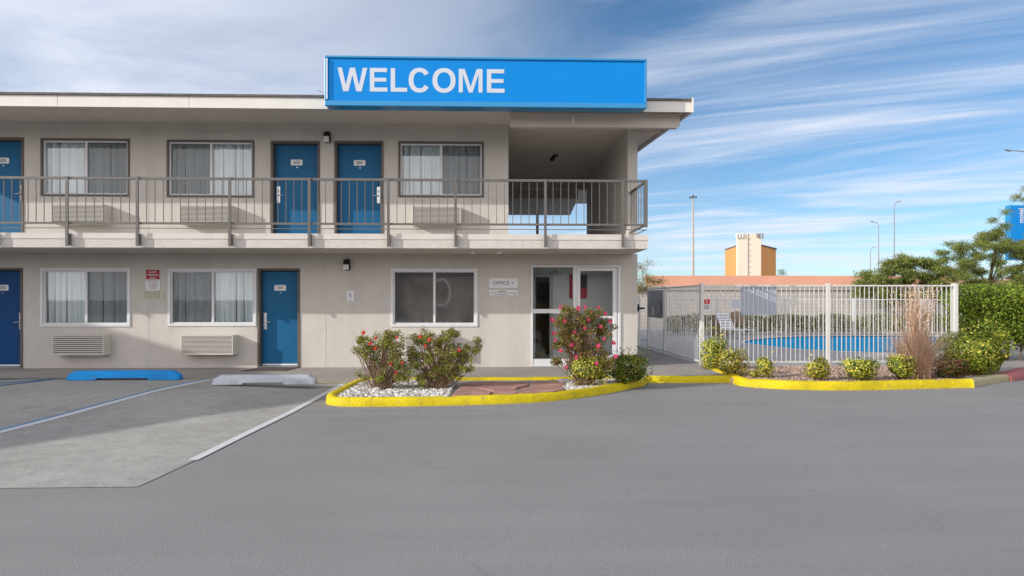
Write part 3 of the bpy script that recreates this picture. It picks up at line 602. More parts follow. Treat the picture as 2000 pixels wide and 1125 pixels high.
# air conditioners
def louvre_unit(px0, py0, px1, py1, depth, n, label):
    x0, x1, z0, z1 = R(px0, py0, px1, py1, -depth)
    root = empty('air_conditioner', ((x0+x1)/2, -depth/2, z0), label, 'air conditioner', 'air conditioners through the front wall')
    g = MB(); e = .02
    g.box(x0, x0+e, -depth, -.001, z0, z1); g.box(x1-e, x1, -depth, -.001, z0, z1); g.box(x0+e, x1-e, -depth, -.001, z1-e, z1); g.box(x0+e, x1-e, -depth, -.001, z0, z0+e); g.box(x0+e, x1-e, -depth+.06, -.002, z0+e, z1-e, 1)
    g.build('casing', [M['ac'], M['dark_gap']], root, bevel=.004)
    g = MB(); H = z1-z0-2*e
    for i in range(n):
        z = z0+e+H*(i+.5)/n; t = H/n*.32
        g.add([(x0+e, -depth+.004, z-t), (x1-e, -depth+.004, z-t), (x1-e, -depth+.004, z+t*.55), (x0+e, -depth+.004, z+t*.55), (x0+e, -depth+.045, z+t*.9), (x1-e, -depth+.045, z+t*.9)], [(0, 1, 2, 3), (3, 2, 5, 4)])
    g.build('grille', M['ac'], root)
    return root
louvre_unit(99, 398, 202, 437, .27, 14, 'upstairs air conditioner nearest the left edge, between door 203 and the first balcony posts')
louvre_unit(350, 400, 452, 438, .27, 14, 'upstairs air conditioner under the window just left of the paired blue doors')
louvre_unit(805, 402, 900, 439, .27, 14, 'upstairs air conditioner under the window right below the WELCOME lettering, beside the open breezeway')
louvre_unit(101, 655, 202, 694, .27, 9, 'air conditioner with wide dark gaps between louvres behind the blue wheel stop')
louvre_unit(353, 655, 455, 693, .27, 14, 'louvred beige air conditioner directly left of door 101')
louvre_unit(792, 652, 882, 690, .27, 14, 'louvred air conditioner under the dark office window behind the rose bushes')

# wall lamps
def wall_lamp(px, py, label):
    x, z = P(px, py, -.08); root = empty('wall_lamp', (x, 0, z), label, 'wall lamp', 'black lamps on the front wall')
    g = MB(); g.box(x-.06, x+.06, -.03, -.001, z-.11, z+.11)
    g.add([(x-.072, -.13, z+.02), (x+.072, -.13, z+.02), (x+.072, -.031, z+.02), (x-.072, -.031, z+.02), (x-.06, -.11, z+.1), (x+.06, -.11, z+.1), (x+.05, -.031, z+.14), (x-.05, -.031, z+.14)],
          [(0, 3, 2, 1), (4, 5, 6, 7), (0, 1, 5, 4), (1, 2, 6, 5), (2, 3, 7, 6), (3, 0, 4, 7)])
    g.box(x+.058, x+.072, -.13, -.031, z-.1, z+.02)
    g.build('lamp_housing', M['black'], root, bevel=.008)
    MB().box(x-.066, x+.054, -.125, -.035, z-.1, z+.018).build('lamp_diffuser', M['lamp_glass'], root, bevel=.012)
wall_lamp(638.5, 268, 'black wall lamp with white lens between doors 202 and 201')
wall_lamp(677, 518, 'black wall lamp with white lens on the lower wall above the wheelchair sign')
# breezeway ceiling lamp
x, y = X(1085, 2.6), 2.6
lp = empty('ceiling_lamp', (x, y, ZT-.02), 'small black spotlight under the ceiling of the upper breezeway', 'lamp')
MB().tube((x, y, ZT-.021), (x, y, ZT-.06), .07, n=14).build('mount', M['black'], lp)
MB().tube((x-.03, y, ZT-.06), (x-.11, y-.06, ZT-.16), .04, .06, n=12).build('head', M['black'], lp)
MB().box(x+.07, x+.28, y-.03, y+.03, ZT-.06, ZT-.021).build('sensor_arm', M['soffit'], lp)
# camera domes under the slab
for px, lb in ((923, 'small white security camera under the slab left of the office sign'), (975, 'small white security camera under the slab above the office sign')):
    x = X(px, -1.0); r_ = empty('security_camera', (x, -1.0, ZS-.013), lb, 'security camera', 'cameras under the walkway slab')
    MB().tube((x, -1, ZS-.0135), (x, -1, ZS-.045), .045, .05, n=14).build('bracket', M['plate'], r_, smooth=False)
    g = MB(); 
    for i in range(4):
        a0, a1 = i*math.pi/8, (i+1)*math.pi/8; g.tube((x, -1, ZS-.045-.04*math.sin(a0)), (x, -1, ZS-.045-.04*math.sin(a1)), .04*math.cos(a0)+.001, .04*math.cos(a1)+.001, n=12, caps=False)
    g.build('dome', M['plate'], r_, smooth=True)
# slim ceiling light under the slab
MB().box(X(1165, -.9), X(1200, -.9), -.95, -.85, ZS-.04, ZS-.013).build('strip_light', M['fascia'], label='slim pale light fitting under the slab above the office door', cat='light', bevel=.006)
# door bells
for px, py, lb in ((54, 322, 'tiny round white wall button beside the leftmost upstairs door'), (520, 327, 'tiny round white wall button between an upstairs window and the paired doors'), (756, 329, 'tiny round white wall button between the paired doors and the upstairs window under the sign'), (53, 576, 'tiny round white button beside the downstairs navy door at the left edge')):
    x, z = P(px, py); MB().tube((x, -.001, z), (x, -.02, z), .032, .028, n=16, m=0).tube((x, -.0205, z), (x, -.024, z), .013, n=10, m=1).build('wall_button', [M['plate'], M['dark_gap']], label=lb, cat='button', group='round buttons beside the doors')

# ---------------------------------------------------------------- signs
def slab_sign(name, px0, py0, px1, py1, m, label, y=-.001, th=.02, deco=None, mats=(), r=.012):
    x0, x1, z0, z1 = R(px0, py0, px1, py1, y-th)
    g = MB(); k = 4; pl = []
    for (cx, cz, a_) in ((x1-r, z1-r, 0), (x0+r, z1-r, 90), (x0+r, z0+r, 180), (x1-r, z0+r, 270)):
        for i in range(k): an = math.radians(a_+90*i/(k-1)); pl.append((cx+r*math.cos(an), cz+r*math.sin(an)))
    g.prism(pl, y-th, y, 0)
    if deco: deco(g, x0, x1, z0, z1, y-th-.0025)
    return g.build(name, [m, *mats], label=label, cat='sign')
def d_park(g, x0, x1, z0, z1, y):
    zm = z0+(z1-z0)*.52; g.box(x0+.008, x1-.008, y+.0005, y+.002, zm, z1-.008, 1); cx = (x0+x1)/2; w_ = x1-x0
    for i, t in enumerate(('GUEST', 'PARKING', 'ONLY')): g.text(t, cx, z1-.06-.062*i, .042, y-.001, 2, bold=.012, sx=.98)
    for i, t in enumerate(('VEHICLE WILL', 'BE TOWED', 'AT OWNER\'S', 'EXPENSE')): g.text(t, cx, zm-.035-.05*i, .027, y, 3, bold=.008, sx=.95)
slab_sign('parking_sign', 284.5, 526, 312.5, 567, M['plate'], 'dark red and white GUEST PARKING ONLY sign between two lower windows', deco=d_park, mats=(M['sign_red'], M['plate'], M['sign_red']))
def d_notice(g, x0, x1, z0, z1, y):
    for i, t in enumerate(('Please park only in lot', 'We are not responsible', 'for damage to vehicles')): g.text(t, (x0+x1)/2, z1-.03-.048*i, .028, y, 1, bold=.004, sx=.95)
slab_sign('notice_sign', 276, 568.5, 319, 583.5, M['notice'], 'small cream notice right below the red parking sign', deco=d_notice, mats=(M['ink'],), r=.004)
def d_wheel(g, x0, x1, z0, z1, y):
    cx = (x0+x1)/2; cz = z0+(z1-z0)*.60; s = .9
    def seg(a, b, w_=.011):
        a = Vector(a); b = Vector(b); d = (b-a).normalized(); nn_ = Vector((-d.y, d.x))*w_/2
        g.add([(cx+p.x*s, y, cz+p.y*s) for p in (a-nn_, b-nn_, b+nn_, a+nn_)], [(0, 1, 2, 3)], 1)
    seg((-.008, .035), (-.008, -.005)); seg((-.003, -.008), (.028, -.008)); seg((.03, -.012), (.042, -.045)); seg((-.003, .015), (.022, .015), .008)
    k = 18; 
    for i in range(k): a0, a1 = [math.radians(110+250*(i+j)/k) for j in (0, 1)]; seg((-.002+.036*math.cos(a0), -.022+.036*math.sin(a0)), (-.002+.036*math.cos(a1), -.022+.036*math.sin(a1)), .009)
    g.prism([(cx-.008+.011*s*math.cos(i*math.pi/4), cz+.05*s+.011*s*math.sin(i*math.pi/4)) for i in range(8)], y-.001, y+.001, 1)
    g.box(cx-.012, cx+.03, y-.0005, y+.001, z0+.025, z0+.031, 1); g.add([(cx-.034, y, z0+.028), (cx-.012, y, z0+.016), (cx-.012, y, z0+.040)], [(0, 1, 2)], 1)
slab_sign('wheelchair_sign', 677, 568, 691.5, 588.5, M['plate'], 'small white wheelchair access sign with an arrow on the lower wall', deco=d_wheel, mats=(M['ink_blue'],))
slab_sign('office_sign', 955, 543.5, 1011, 562.5, M['plate'], 'white OFFICE sign with arrow between office window and glass entrance', deco=lambda g, x0, x1, z0, z1, y: g.text('OFFICE >', (x0+x1)/2, (z0+z1)/2, .082, y, 1, bold=.0, sx=1.0), mats=(M['ink_blue'],))
slab_sign('small_sign', 955, 566.6, 1011, 571, M['plate'], 'upper of two thin white strips under the office sign', deco=lambda g, x0, x1, z0, z1, y: g.box((x0+x1)/2-.11, (x0+x1)/2+.06, y, y+.002, (z0+z1)/2-.006, (z0+z1)/2+.006, 1), mats=(M['ink'],), r=.005)
slab_sign('small_sign', 955, 573, 1011, 577.4, M['plate'], 'lower thin white strip under the office sign with a dark arrow', deco=lambda g, x0, x1, z0, z1, y: (g.text('Guest Registration', (x0+x1)/2-.04, (z0+z1)/2, .028, y, 1), g.add([(x1-.07, y, z0+.01), (x1-.04, y, (z0+z1)/2), (x1-.07, y, z1-.01)], [(0, 1, 2)], 1)), mats=(M['ink_blue'],), r=.005)

# WELCOME sign
YS = -1.98; sx0, sx1 = X(634, YS), X(1263, YS); sz1 = (Z(634, 109, YS)+Z(1263, 115, YS))/2; sz0 = (Z(634, 207, YS)+Z(1263, 212, YS))/2
ws = empty('welcome_sign', ((sx0+sx1)/2, YS+.15, sz0), 'long bright blue WELCOME box sign mounted on the roof fascia', 'sign')
MB().box(sx0+.01, sx1-.01, YS+.03, RY-.04, sz0+.012, sz1-.01).build('sign_box', M['sign_edge'], ws, bevel=.01)
MB().ring(sx0, sx1, sz0, sz1, .045, YS-.02, YS+.029, wb=.10).build('sign_frame', M['sign_edge'], ws, bevel=.012)
MB().box(sx0+.046, sx1-.046, YS+.01, YS+.029, sz0+.101, sz1-.046).build('sign_face', M['sign_blue'], ws)
MB().box(sx0+.04, sx0+.06, YS-.035, YS-.0205, sz0+.12, sz1-.06).build('edge_tube', M['plate'], ws)
lm = MB(); yL = YS+.0055
def LZ(py): return Z(830, py, YS)
def letter(ch, a, b, py0, py1):
    a, b = X(a, YS), X(b, YS); z1_, z0_ = LZ(py0), LZ(py1); W_, H_ = b-a, z1_-z0_; s = .082
    if ch in 'CO':
        k = 56; rx, rz_ = W_/2, H_/2; cx, cz = (a+b)/2, (z0_+z1_)/2; a0, a1 = (0, 360) if ch == 'O' else (33, 327)
        n = k if ch == 'O' else k+1; vs = []
        for j, (ex_, ez_) in enumerate(((rx, rz_), (rx-s*1.1, rz_-s*.95))):
            for i in range(n): t = math.radians(a0+(a1-a0)*i/k); vs.append((cx+ex_*math.copysign(abs(math.cos(t))**.92, math.cos(t)), cz+ez_*math.copysign(abs(math.sin(t))**.92, math.sin(t))))
        v3 = [(p[0], y_, p[1]) for y_ in (yL, yL+.006) for p in vs]; fs = []
        for i in range(k): j = (i+1) % n; fs += [(i, j, n+j, n+i)]; fs += [(i, 2*n+i, 2*n+j, j)]; fs += [(n+i, n+j, 3*n+j, 3*n+i)]
        lm.add(v3, fs); return
    if ch == 'E': pl = [(0, 0), (W_, 0), (W_, s*.92), (s, s*.92), (s, H_/2-s*.42), (W_*.94, H_/2-s*.42), (W_*.94, H_/2+s*.45), (s, H_/2+s*.45), (s, H_-s*.92), (W_*.98, H_-s*.92), (W_*.98, H_), (0, H_)]
    if ch == 'L': pl = [(0, 0), (W_, 0), (W_, s*.92), (s, s*.92), (s, H_), (0, H_)]
    if ch == 'M': pl = [(0, 0), (s*.92, 0), (s*.92, H_*.78), (W_/2-s*.45, 0), (W_/2+s*.45, 0), (W_-s*.92, H_*.78), (W_-s*.92, 0), (W_, 0), (W_, H_), (W_-s*1.35, H_), (W_/2, H_*.24), (s*1.35, H_), (0, H_)]
    if ch == 'W': q = W_; pl = [(q*.19, 0), (q*.37, 0), (q*.5, H_*.70), (q*.63, 0), (q*.81, 0), (q, H_), (q*.85, H_), (q*.72, H_*.27), (q*.585, H_), (q*.415, H_), (q*.28, H_*.27), (q*.15, H_), (0, H_)]
    lm.prism([(a+p[0], z0_+p[1]) for p in pl], yL, yL+.006)
for ch, a, b, c, d in (('W', 659, 717.3, 133.5, 179.5), ('E', 722.3, 756.5, 133.5, 179.5), ('L', 763, 795.2, 133.5, 179.5), ('C', 798, 840.5, 132.3, 180.7), ('O', 844.6, 889.8, 132.3, 180.7), ('M', 896, 942.5, 133.5, 179.5), ('E', 951, 985.6, 133.5, 179.5)): letter(ch, a, b, c, d)
lm.build('lettering', M['sign_letter'], ws)
# thin wire beside the sign
wr = MB(); pts = [Vector((X(616, -1.6), -1.5, Z(616, 176, -1.5))), Vector((X(624, -1.6), -1.5, Z(624, 179, -1.5))), Vector((X(633, -1.6), -1.55, Z(633, 184, -1.5)))]
for a, b in zip(pts, pts[1:]): wr.tube(a, b, .006, n=5)
wr.tube(pts[2], (pts[2].x+.05, -1.55, 5.3), .006, n=5)
wr.build('roof_wire', M['grey_metal'], label='thin curved wire sticking up beside the left end of the WELCOME sign', cat='wire')

# ---------------------------------------------------------------- ground objects
# doormat
q = [G(px, py, .0) for px, py in ((470, 725), (557, 725), (585, 718), (512, 718))]
MB().slab([q], .001, .012).build('doormat', M['mat_door'], label='flat dark doormat lying in front of door 101', cat='doormat')
# wheel stops
def wheel_stop(px0, px1, pyb, m, label):
    xa, ya = iter_ground(px0, pyb); xb, _ = iter_ground(px1, pyb); zb = zlot(xa, ya)+.008; wdt = .24; h = .165; Lg = xb-xa
    prof = [(0, 0), (.03, .1), (.07, h), (wdt-.07, h), (wdt-.03, .1), (wdt, 0)]
    g = MB(); xs = [0, .05, .13, .22, .52, .55, Lg-.55, Lg-.52, Lg-.2, Lg-.12, Lg-.05, Lg]; n = len(prof); random.seed(int(px0))
    for i, x in enumerate(xs):
        t = min(x, Lg-x); k = .62+.38*sm(t/.14); bz = .035 if .54 < t+.001 and 3 < i < 8 and i not in (4, 7) else 0
        for (py_, pz_) in prof: g.v.append((xa+x, ya+py_+(.0 if t > .02 else (.02 if py_ < .1 else -.02)), zb+max(pz_*k, bz)+random.uniform(-.002, .002)))
    for i in range(len(xs)-1):
        for j in range(n): a = i*n+j; b = i*n+(j+1) % n; g.f.append((a, a+n, b+n, b)); g.m.append(0)
    g.f += [tuple(range(n)), tuple(range((len(xs)-1)*n, len(xs)*n))[::-1]]; g.m += [0, 0]
    return g.build('wheel_stop', m, label=label, cat='wheel stop', bevel=.012)
wheel_stop(127, 345, 744, M['blue_stop'], 'bright blue concrete wheel stop in the shaded left parking bay')
wheel_stop(412, 629, 753, M['white_stop'], 'pale grey white concrete wheel stop in front of door 101')

# curbs: rounded profile swept along a path
def curb(path, wdt, ztop, zbot, m, label=None, closed=False, name='curb', cat='kerb', seed=1, **kw):
    random.seed(seed); pts = []
    m_ = len(path); rng = m_ if closed else m_-1
    for i in range(rng):       # Catmull-Rom
        p0 = Vector(path[(i-1) % m_] if closed or i else path[i]); p1 = Vector(path[i]); p2 = Vector(path[(i+1) % m_]); p3 = Vector(path[(i+2) % m_] if closed or i+2 < m_ else path[(i+1) % m_])
        k = max(2, int((p2-p1).length/.12))
        for j in range(k):
            t = j/k; pts.append(.5*((2*p1)+(p2-p0)*t+(2*p0-5*p1+4*p2-p3)*t*t+(3*p1-p0-3*p2+p3)*t**3))
    if not closed: pts.append(Vector(path[-1]))
    g = MB(); n = len(pts)
    prof = [(0, zbot), (.0, zbot+(ztop-zbot)*.3), (.008, ztop-.035), (.035, ztop-.004), (wdt*.6, ztop), (wdt-.02, ztop-.008), (wdt, ztop-.04), (wdt, zbot)]
    for i, p in enumerate(pts):
        a = pts[(i-1) % n] if closed or i else pts[i]; b = pts[(i+1) % n] if closed or i < n-1 else pts[i]; d = (b-a).normalized(); nr = Vector((-d.y, d.x))   # inward = left of travel
        for (o, z) in prof:
            jt = .010 if i % 13 == 6 else 0; jz = random.uniform(-.003, .003)-jt*(z > zbot+.03); o = o+jt*(o < wdt/2)-jt*(o >= wdt/2); q = p+nr*(o+random.uniform(-.002, .002)); g.v.append((q.x, q.y, z+jz))
    K = len(prof)
    for i in range(n if closed else n-1):
        j = (i+1) % n
        for k in range(K-1): g.f.append((i*K+k, j*K+k, j*K+k+1, i*K+k+1)); g.m.append(0)
    if not closed: g.f += [tuple(range(K))[::-1], tuple(range((n-1)*K, n*K))]; g.m += [0, 0]
    return g.build(name, m, label=label, cat=cat, smooth=True, **kw), pts
ZC = .02
isl = [G(px, py, ZC) for px, py in ((650, 761), (637, 768), (640, 773.5), (663, 776.5), (720, 777), (860, 775.5), (1000, 771.5), (1080, 767), (1150, 759), (1205, 750), (1245, 742), (1263, 737.5))]
isl += [(X(1240, -1.93), -1.93), (X(1100, -1.93), -1.93), (X(900, -1.93), -1.93), (X(730, -1.93), -1.93), (X(702, -1.97), -2.03)]
_, ip = curb(isl, .15, ZC, -.14, M['yellow'], 'yellow painted kerb ringing the rose bed island in front of the office', closed=True, seed=3)
def inset(path, d):
    n = len(path); r = []
    for i, p in enumerate(path):
        t = (path[(i+1) % n]-path[i-1]).normalized(); r.append((p.x-t.y*d, p.y+t.x*d))
    return r
MB().slab([inset(ip[::3], .13)], -.2, -.035).build('planting_soil', M['soil_w'], kind='structure')
# sidewalk front kerb and right planter kerb
p0 = (X(1262, -1.93), -1.93)
curb([p0, (X(1300, -1.95), -1.96), (X(1360, -1.95), -1.97), (X(1418, -1.95), -1.98), (X(1446, -1.95), -1.95)], .14, ZC, -.14, M['yellow'], 'yellow kerb along the sidewalk edge between rose island and pool planter', seed=4)
pr = [(xw-.02, .06)]+[G(px, py, ZC+.02) for px, py in ((1392, 720), (1418, 729), (1445, 737.5), (1480, 741), (1560, 744.5), (1650, 745.5), (1750, 744), (1840, 742), (1903, 741))]
_, pp = curb(pr, .17, ZC+.02, -.14, M['yellow'], 'long yellow kerb bending in front of the shrub bed by the pool fence', seed=5)
pe = pr[-1]; te = [G(px, py, -.0) for px, py in ((1940, 738), (1976, 733))]
curb([(pe[0]+.01, pe[1]+.02), te[0], te[1]], .30, ZC, -.14, M['tan_curb'], 'bare tan kerb piece at the right end of the yellow kerb', seed=6)
rd = [G(px, py, ZC) for px, py in ((1977, 732), (2000, 726), (2060, 715), (2200, 700))]
curb(rd, .3, ZC+.01, -.14, M['red_curb'], 'faded red kerb at the far right edge of the lot', seed=7)
pl = [(p.x, p.y) for p in pp[::4]]+[(te[0][0], te[0][1]+.2), (te[1][0], te[1][1]+.2), (te[1][0]+1.2, .05), (xw+.02, .05)]
MB().slab([[(p[0], p[1]+.04) for p in pl]], -.2, -.01).build('shrub_bed', M['soil_p'], kind='structure')
MB().slab([[(te[1][0]-.2, te[1][1]+.4), (rd[3][0], rd[3][1]+.3), (26, 9), (21, 9), (te[1][0]+1.0, 2)]], -.2, .012).build('side_path', M['walk'], kind='structure')

# pebbles
ico = []
phi = (1+5**.5)/2
for a in (-1, 1):
    for b in (-phi, phi): ico += [(0, a, b), (a, b, 0), (b, 0, a)]
ico = np.array(ico)/np.linalg.norm([1, phi])
from itertools import combinations
IF = []
for t in combinations(range(12), 3):
    if all(np.linalg.norm(ico[a]-ico[b]) < 1.1 for a, b in combinations(t, 2)):
        a, b, c = ico[list(t)]; IF.append(t if np.dot(np.cross(b-a, c-a), a) > 0 else t[::-1])
def inpoly(x, y, poly):
    c = False; j = len(poly)-1
    for i in range(len(poly)):
        xi_, yi_ = poly[i]; xj, yj = poly[j]
        if (yi_ > y) != (yj > y) and x < (xj-xi_)*(y-yi_)/(yj-yi_)+xi_: c = not c
        j = i
    return c
def pebbles(name, poly, count, s0, s1, mats, z, seed, zf=None):
    rg = np.random.default_rng(seed); g = MB(); xs = [p[0] for p in poly]; ys = [p[1] for p in poly]; n = 0
    while n < count:
        x, y = rg.uniform(min(xs), max(xs)), rg.uniform(min(ys), max(ys))
        if not inpoly(x, y, poly): continue
        s = rg.uniform(s0, s1)*np.array([1, rg.uniform(.6, 1), rg.uniform(.45, .75)]); a = rg.uniform(0, 6.28); v = ico*s*(1+rg.uniform(-.15, .15, (12, 1)))
        c, d = math.cos(a), math.sin(a); v = np.stack([v[:,0]*c-v[:,1]*d+x, v[:,0]*d+v[:,1]*c+y, v[:,2]+z+rg.uniform(0, s0*.8)], 1)
        g.add(v.tolist(), IF, int(rg.integers(len(mats)))); n += 1
    return g.build(name, mats, kind='stuff')
isin = inset(ip[::3], .17)
xa_, xb_ = X(884, -3), X(1100, -3)
def clip_x(poly, lo, hi): return [(min(max(x, lo), hi), y) for x, y in poly]
pebbles('white_gravel', clip_x(isin, -9, xa_), 2600, .018, .040, M['gravel_w'], -.03, 1)
pebbles('pale_gravel', clip_x(isin, xb_, 9), 1700, .018, .038, M['gravel_w'], -.03, 2)
pebbles('pink_gravel', [(p[0]+.0, p[1]+.12) for p in pl[:-2]]+[(te[1][0]+.8, -.05), (xw+.2, -.05)], 5200, .010, .024, M['gravel_p'], -.006, 3)
# flagstones
def flag(pxs, lb, k):
    q = [G(px, py, .01) for px, py in pxs]; q = [Vector(p) for p in q]; out = []; random.seed(k)
    n = len(q)
    for i in range(n):
        a, b = q[i], q[(i+1) % n]; ln_ = (b-a).length; m_ = max(1, int(ln_/.14))
        for j in range(m_): p = a+(b-a)*j/m_; out.append((p.x+random.uniform(-.014, .014), p.y+random.uniform(-.014, .014)))
    MB().slab([out], -.03, .005+random.uniform(0, .012)).build('flagstone', M['flag'], label=lb, cat='flagstone', group='red flagstones in the island', bevel=.008)
flag([(884, 771), (955, 771), (960, 764), (930, 757), (896, 758)], 'red flagstone at the front left corner of the paved patch', 1)
flag([(961, 771), (1003, 770), (1012, 764), (988, 757), (938, 757), (966, 763)], 'small red flagstone in the front middle of the paved patch', 2)
flag([(1008, 770), (1072, 766), (1101, 760), (1096, 753), (1040, 754), (1018, 759)], 'pale red flagstone at the front right of the paved patch', 3)
flag([(898, 756), (1008, 756), (1030, 751), (1028, 745), (915, 745)], 'wide red flagstone along the back of the paved patch', 4)
flag([(1034, 753), (1098, 751), (1103, 745), (1036, 745)], 'red flagstone at the back right corner of the paved patch', 5)
# one bigger stone
random.seed(8); x, y = G(736, 765, -.03); g = MB(); g.add([(x+p[0]*.10*random.uniform(.85, 1.15), y+p[1]*.08, .0+p[2]*.06) for p in ico], IF)
o = g.build('stone', M['gravel_w'][1], label='rounded grey stone resting on the white gravel below the left rose bush', cat='stone', smooth=True)
md = o.modifiers.new('s', 'SUBSURF'); md.levels = md.render_levels = 2

# ---------------------------------------------------------------- vegetation
def leaves(pts, nrm, size, mats, seed, name, parent, aspect=.55, weights=None, label=None, cup=.18):
    rg = np.random.default_rng(seed); n = len(pts); pts = np.asarray(pts)
    d = rg.normal(size=(n, 3)); 
    if nrm is not None: d = d*.75+np.asarray(nrm)*.9
    d /= np.linalg.norm(d, axis=1, keepdims=True)+1e-9
    a = np.cross(d, rg.normal(size=(n, 3))); a /= np.linalg.norm(a, axis=1, keepdims=True)+1e-9; b = np.cross(d, a)
    s = (size*rg.uniform(.6, 1.35, n))[:, None]
    v = np.stack([pts-a*s*.5, pts+b*s*aspect*.5+d*s*cup*.5, pts+a*s*.5, pts-b*s*aspect*.5+d*s*cup*.5], 1).reshape(-1, 3)
    me = bpy.data.meshes.new(name); org = np.array(WO[parent.name]); 
    me.vertices.add(4*n); me.vertices.foreach_set('co', (v-org).ravel()); me.loops.add(4*n); me.loops.foreach_set('vertex_index', np.arange(4*n, dtype=np.int32))
    me.polygons.add(n); me.polygons.foreach_set('loop_start', np.arange(0, 4*n, 4, dtype=np.int32)); me.polygons.foreach_set('loop_total', np.full(n, 4, dtype=np.int32))
    for m in mats: me.materials.append(m)
    me.polygons.foreach_set('material_index', rg.choice(len(mats), n, p=weights).astype(np.int32)); me.update(calc_edges=True); me.validate()
    o = bpy.data.objects.new(name, me); C.objects.link(o); o.parent = parent
    if label: o['label'] = label
    WO[o.name] = Vector(org); return o
LG = leafmat('leaf_green', (.14, .22, .03)); LY = leafmat('leaf_yellow', (.78, .68, .12)); LD_ = leafmat('leaf_dark', (.03, .055, .012)); LB = leafmat('leaf_brown', (.30, .15, .06))
LYG = leafmat('leaf_yellowgreen', (.33, .37, .04)); LR = leafmat('leaf_red', (.30, .09, .06)); LP = leafmat('pine_needle', (.15, .20, .04), .35); LP2 = leafmat('pine_needle_light', (.32, .34, .08), .35); LP3 = leafmat('pine_needle_dark', (.02, .035, .014), .1)
LH = leafmat('leaf_bright', (.24, .35, .035)); LT = leafmat('leaf_tan', (.34, .26, .14))
FP = leafmat('petal_pink', (.62, .06, .17), .2); FR = leafmat('petal_red', (.55, .05, .04), .2); FC = mat('flower_heart', (.7, .45, .08), .8)
def lump(rg, n, c, r, k=9, shell=.55, flat=0):
    """points in an uneven mass: an ellipsoid whose surface is pushed in and out by random lobes"""
    d = rg.normal(size=(n, 3)); d /= np.linalg.norm(d, axis=1, keepdims=True)
    lob = rg.normal(size=(k, 3)); lob /= np.linalg.norm(lob, axis=1, keepdims=True); amp = rg.uniform(-.36, .24, k)
    f = 1+sum(amp[i]*np.clip((d@lob[i]-.55)/.45, 0, 1) for i in range(k))
    sh = 1 - rg.uniform(0, 1, n)**2.2*(1-shell)-0
    rad = (f*sh)[:, None]
    q = np.sign(d)*np.abs(d)**(.78 if flat else 1.0)
    return np.asarray(c)+q*rad*np.asarray(r), q
def shrub(name, px0, px1, pyt, pyb, mats, wts, n, leaf, label, cat='shrub', group=None, z=-.01, depth=.8, flat=1, seed=1, extra=0):
    x, y = G((px0+px1)/2, pyb, z); t = (y-CAM.y); wd = (px1-px0)/F*t/2*1.0; h = (pyb-pyt)/F*t
    ro = empty(name, (x, y+wd*depth*.6, z), label, cat, group); yc = y+wd*depth*.6; rg = np.random.default_rng(seed)
    p, nr = lump(rg, n, (x, yc, z+h*.52), (wd*.97, wd*depth, h*.5), 14, .5, flat)
    if extra:
        k = n//8; p2, n2 = lump(rg, k, (x, yc, z+h*.55), (wd*1.1, wd*depth*1.1, h*.58), 20, .8, flat); p = np.vstack([p, p2]); nr = np.vstack([nr, n2])
    leaves(p, nr, leaf, mats, seed, 'foliage', ro, weights=wts)
    g = MB(); random.seed(seed)
    for i in range(9):
        a = random.uniform(0, 6.28); r = random.uniform(.3, .75); g.tube((x+.05*math.cos(a), yc+.05*math.sin(a), z-.02), (x+wd*r*math.cos(a), yc+wd*depth*r*math.sin(a), z+h*random.uniform(.5, .85)), .012, .004, n=5)
    g.build('stem', M['twig'], ro); return ro
YM = [LYG, LY, LG, LD_]; YW = [.45, .27, .18, .10]
GR = 'clipped yellow-green shrubs along the pool kerb'
shrub('clipped_shrub', 1371, 1429, 657, 724, YM, YW, 2600, .045, 'tallest yellow-green shrub at the fence corner post', group=GR, seed=11, extra=1)
shrub('clipped_shrub', 1404, 1463, 684, 735, [LYG, LY, LB, LG, LD_], [.3, .25, .25, .12, .08], 2000, .042, 'yellow and brown shrub second from the fence corner', group=GR, seed=12, extra=1)
shrub('clipped_shrub', 1478, 1519, 695, 739, YM, [.4, .38, .12, .1], 900, .042, 'thin sparse yellow shrub third from the fence corner', group=GR, seed=13, extra=1)
shrub('clipped_shrub', 1464, 1484, 724, 738, YM, [.4, .38, .12, .1], 260, .035, 'tiny low yellow shrub beside the sparse one', group=GR, seed=23)
shrub('clipped_shrub', 1577, 1629, 698, 745, [LYG, LY, LB, LG], [.35, .3, .2, .15], 1500, .045, 'round yellow shrub with a bare brown heart at the first fence post', group=GR, seed=14, extra=1)
shrub('clipped_shrub', 1651, 1723, 698, 745, YM, [.42, .25, .22, .11], 2200, .048, 'wide low yellow-green shrub in the middle of the bed', group=GR, seed=15, extra=1)
shrub('clipped_shrub', 1741, 1793, 694, 743, YM, [.35, .3, .25, .1], 1700, .045, 'yellow-green shrub leaning on the tall dry grass', group=GR, seed=16, extra=1)
shrub('low_shrub', 1832, 1905, 700, 741, [LB, LD_, LR, LG], [.3, .35, .15, .2], 2400, .045, 'dark reddish brown low shrub right of the dry grass', seed=17, extra=1)
shrub('round_shrub', 1856, 1990, 645, 735, [LYG, LY, LH, LD_, LG], [.33, .22, .25, .08, .12], 9000, .055, 'big bushy shrub with yellow patches at the right end of the bed', seed=18, depth=.6, extra=1)
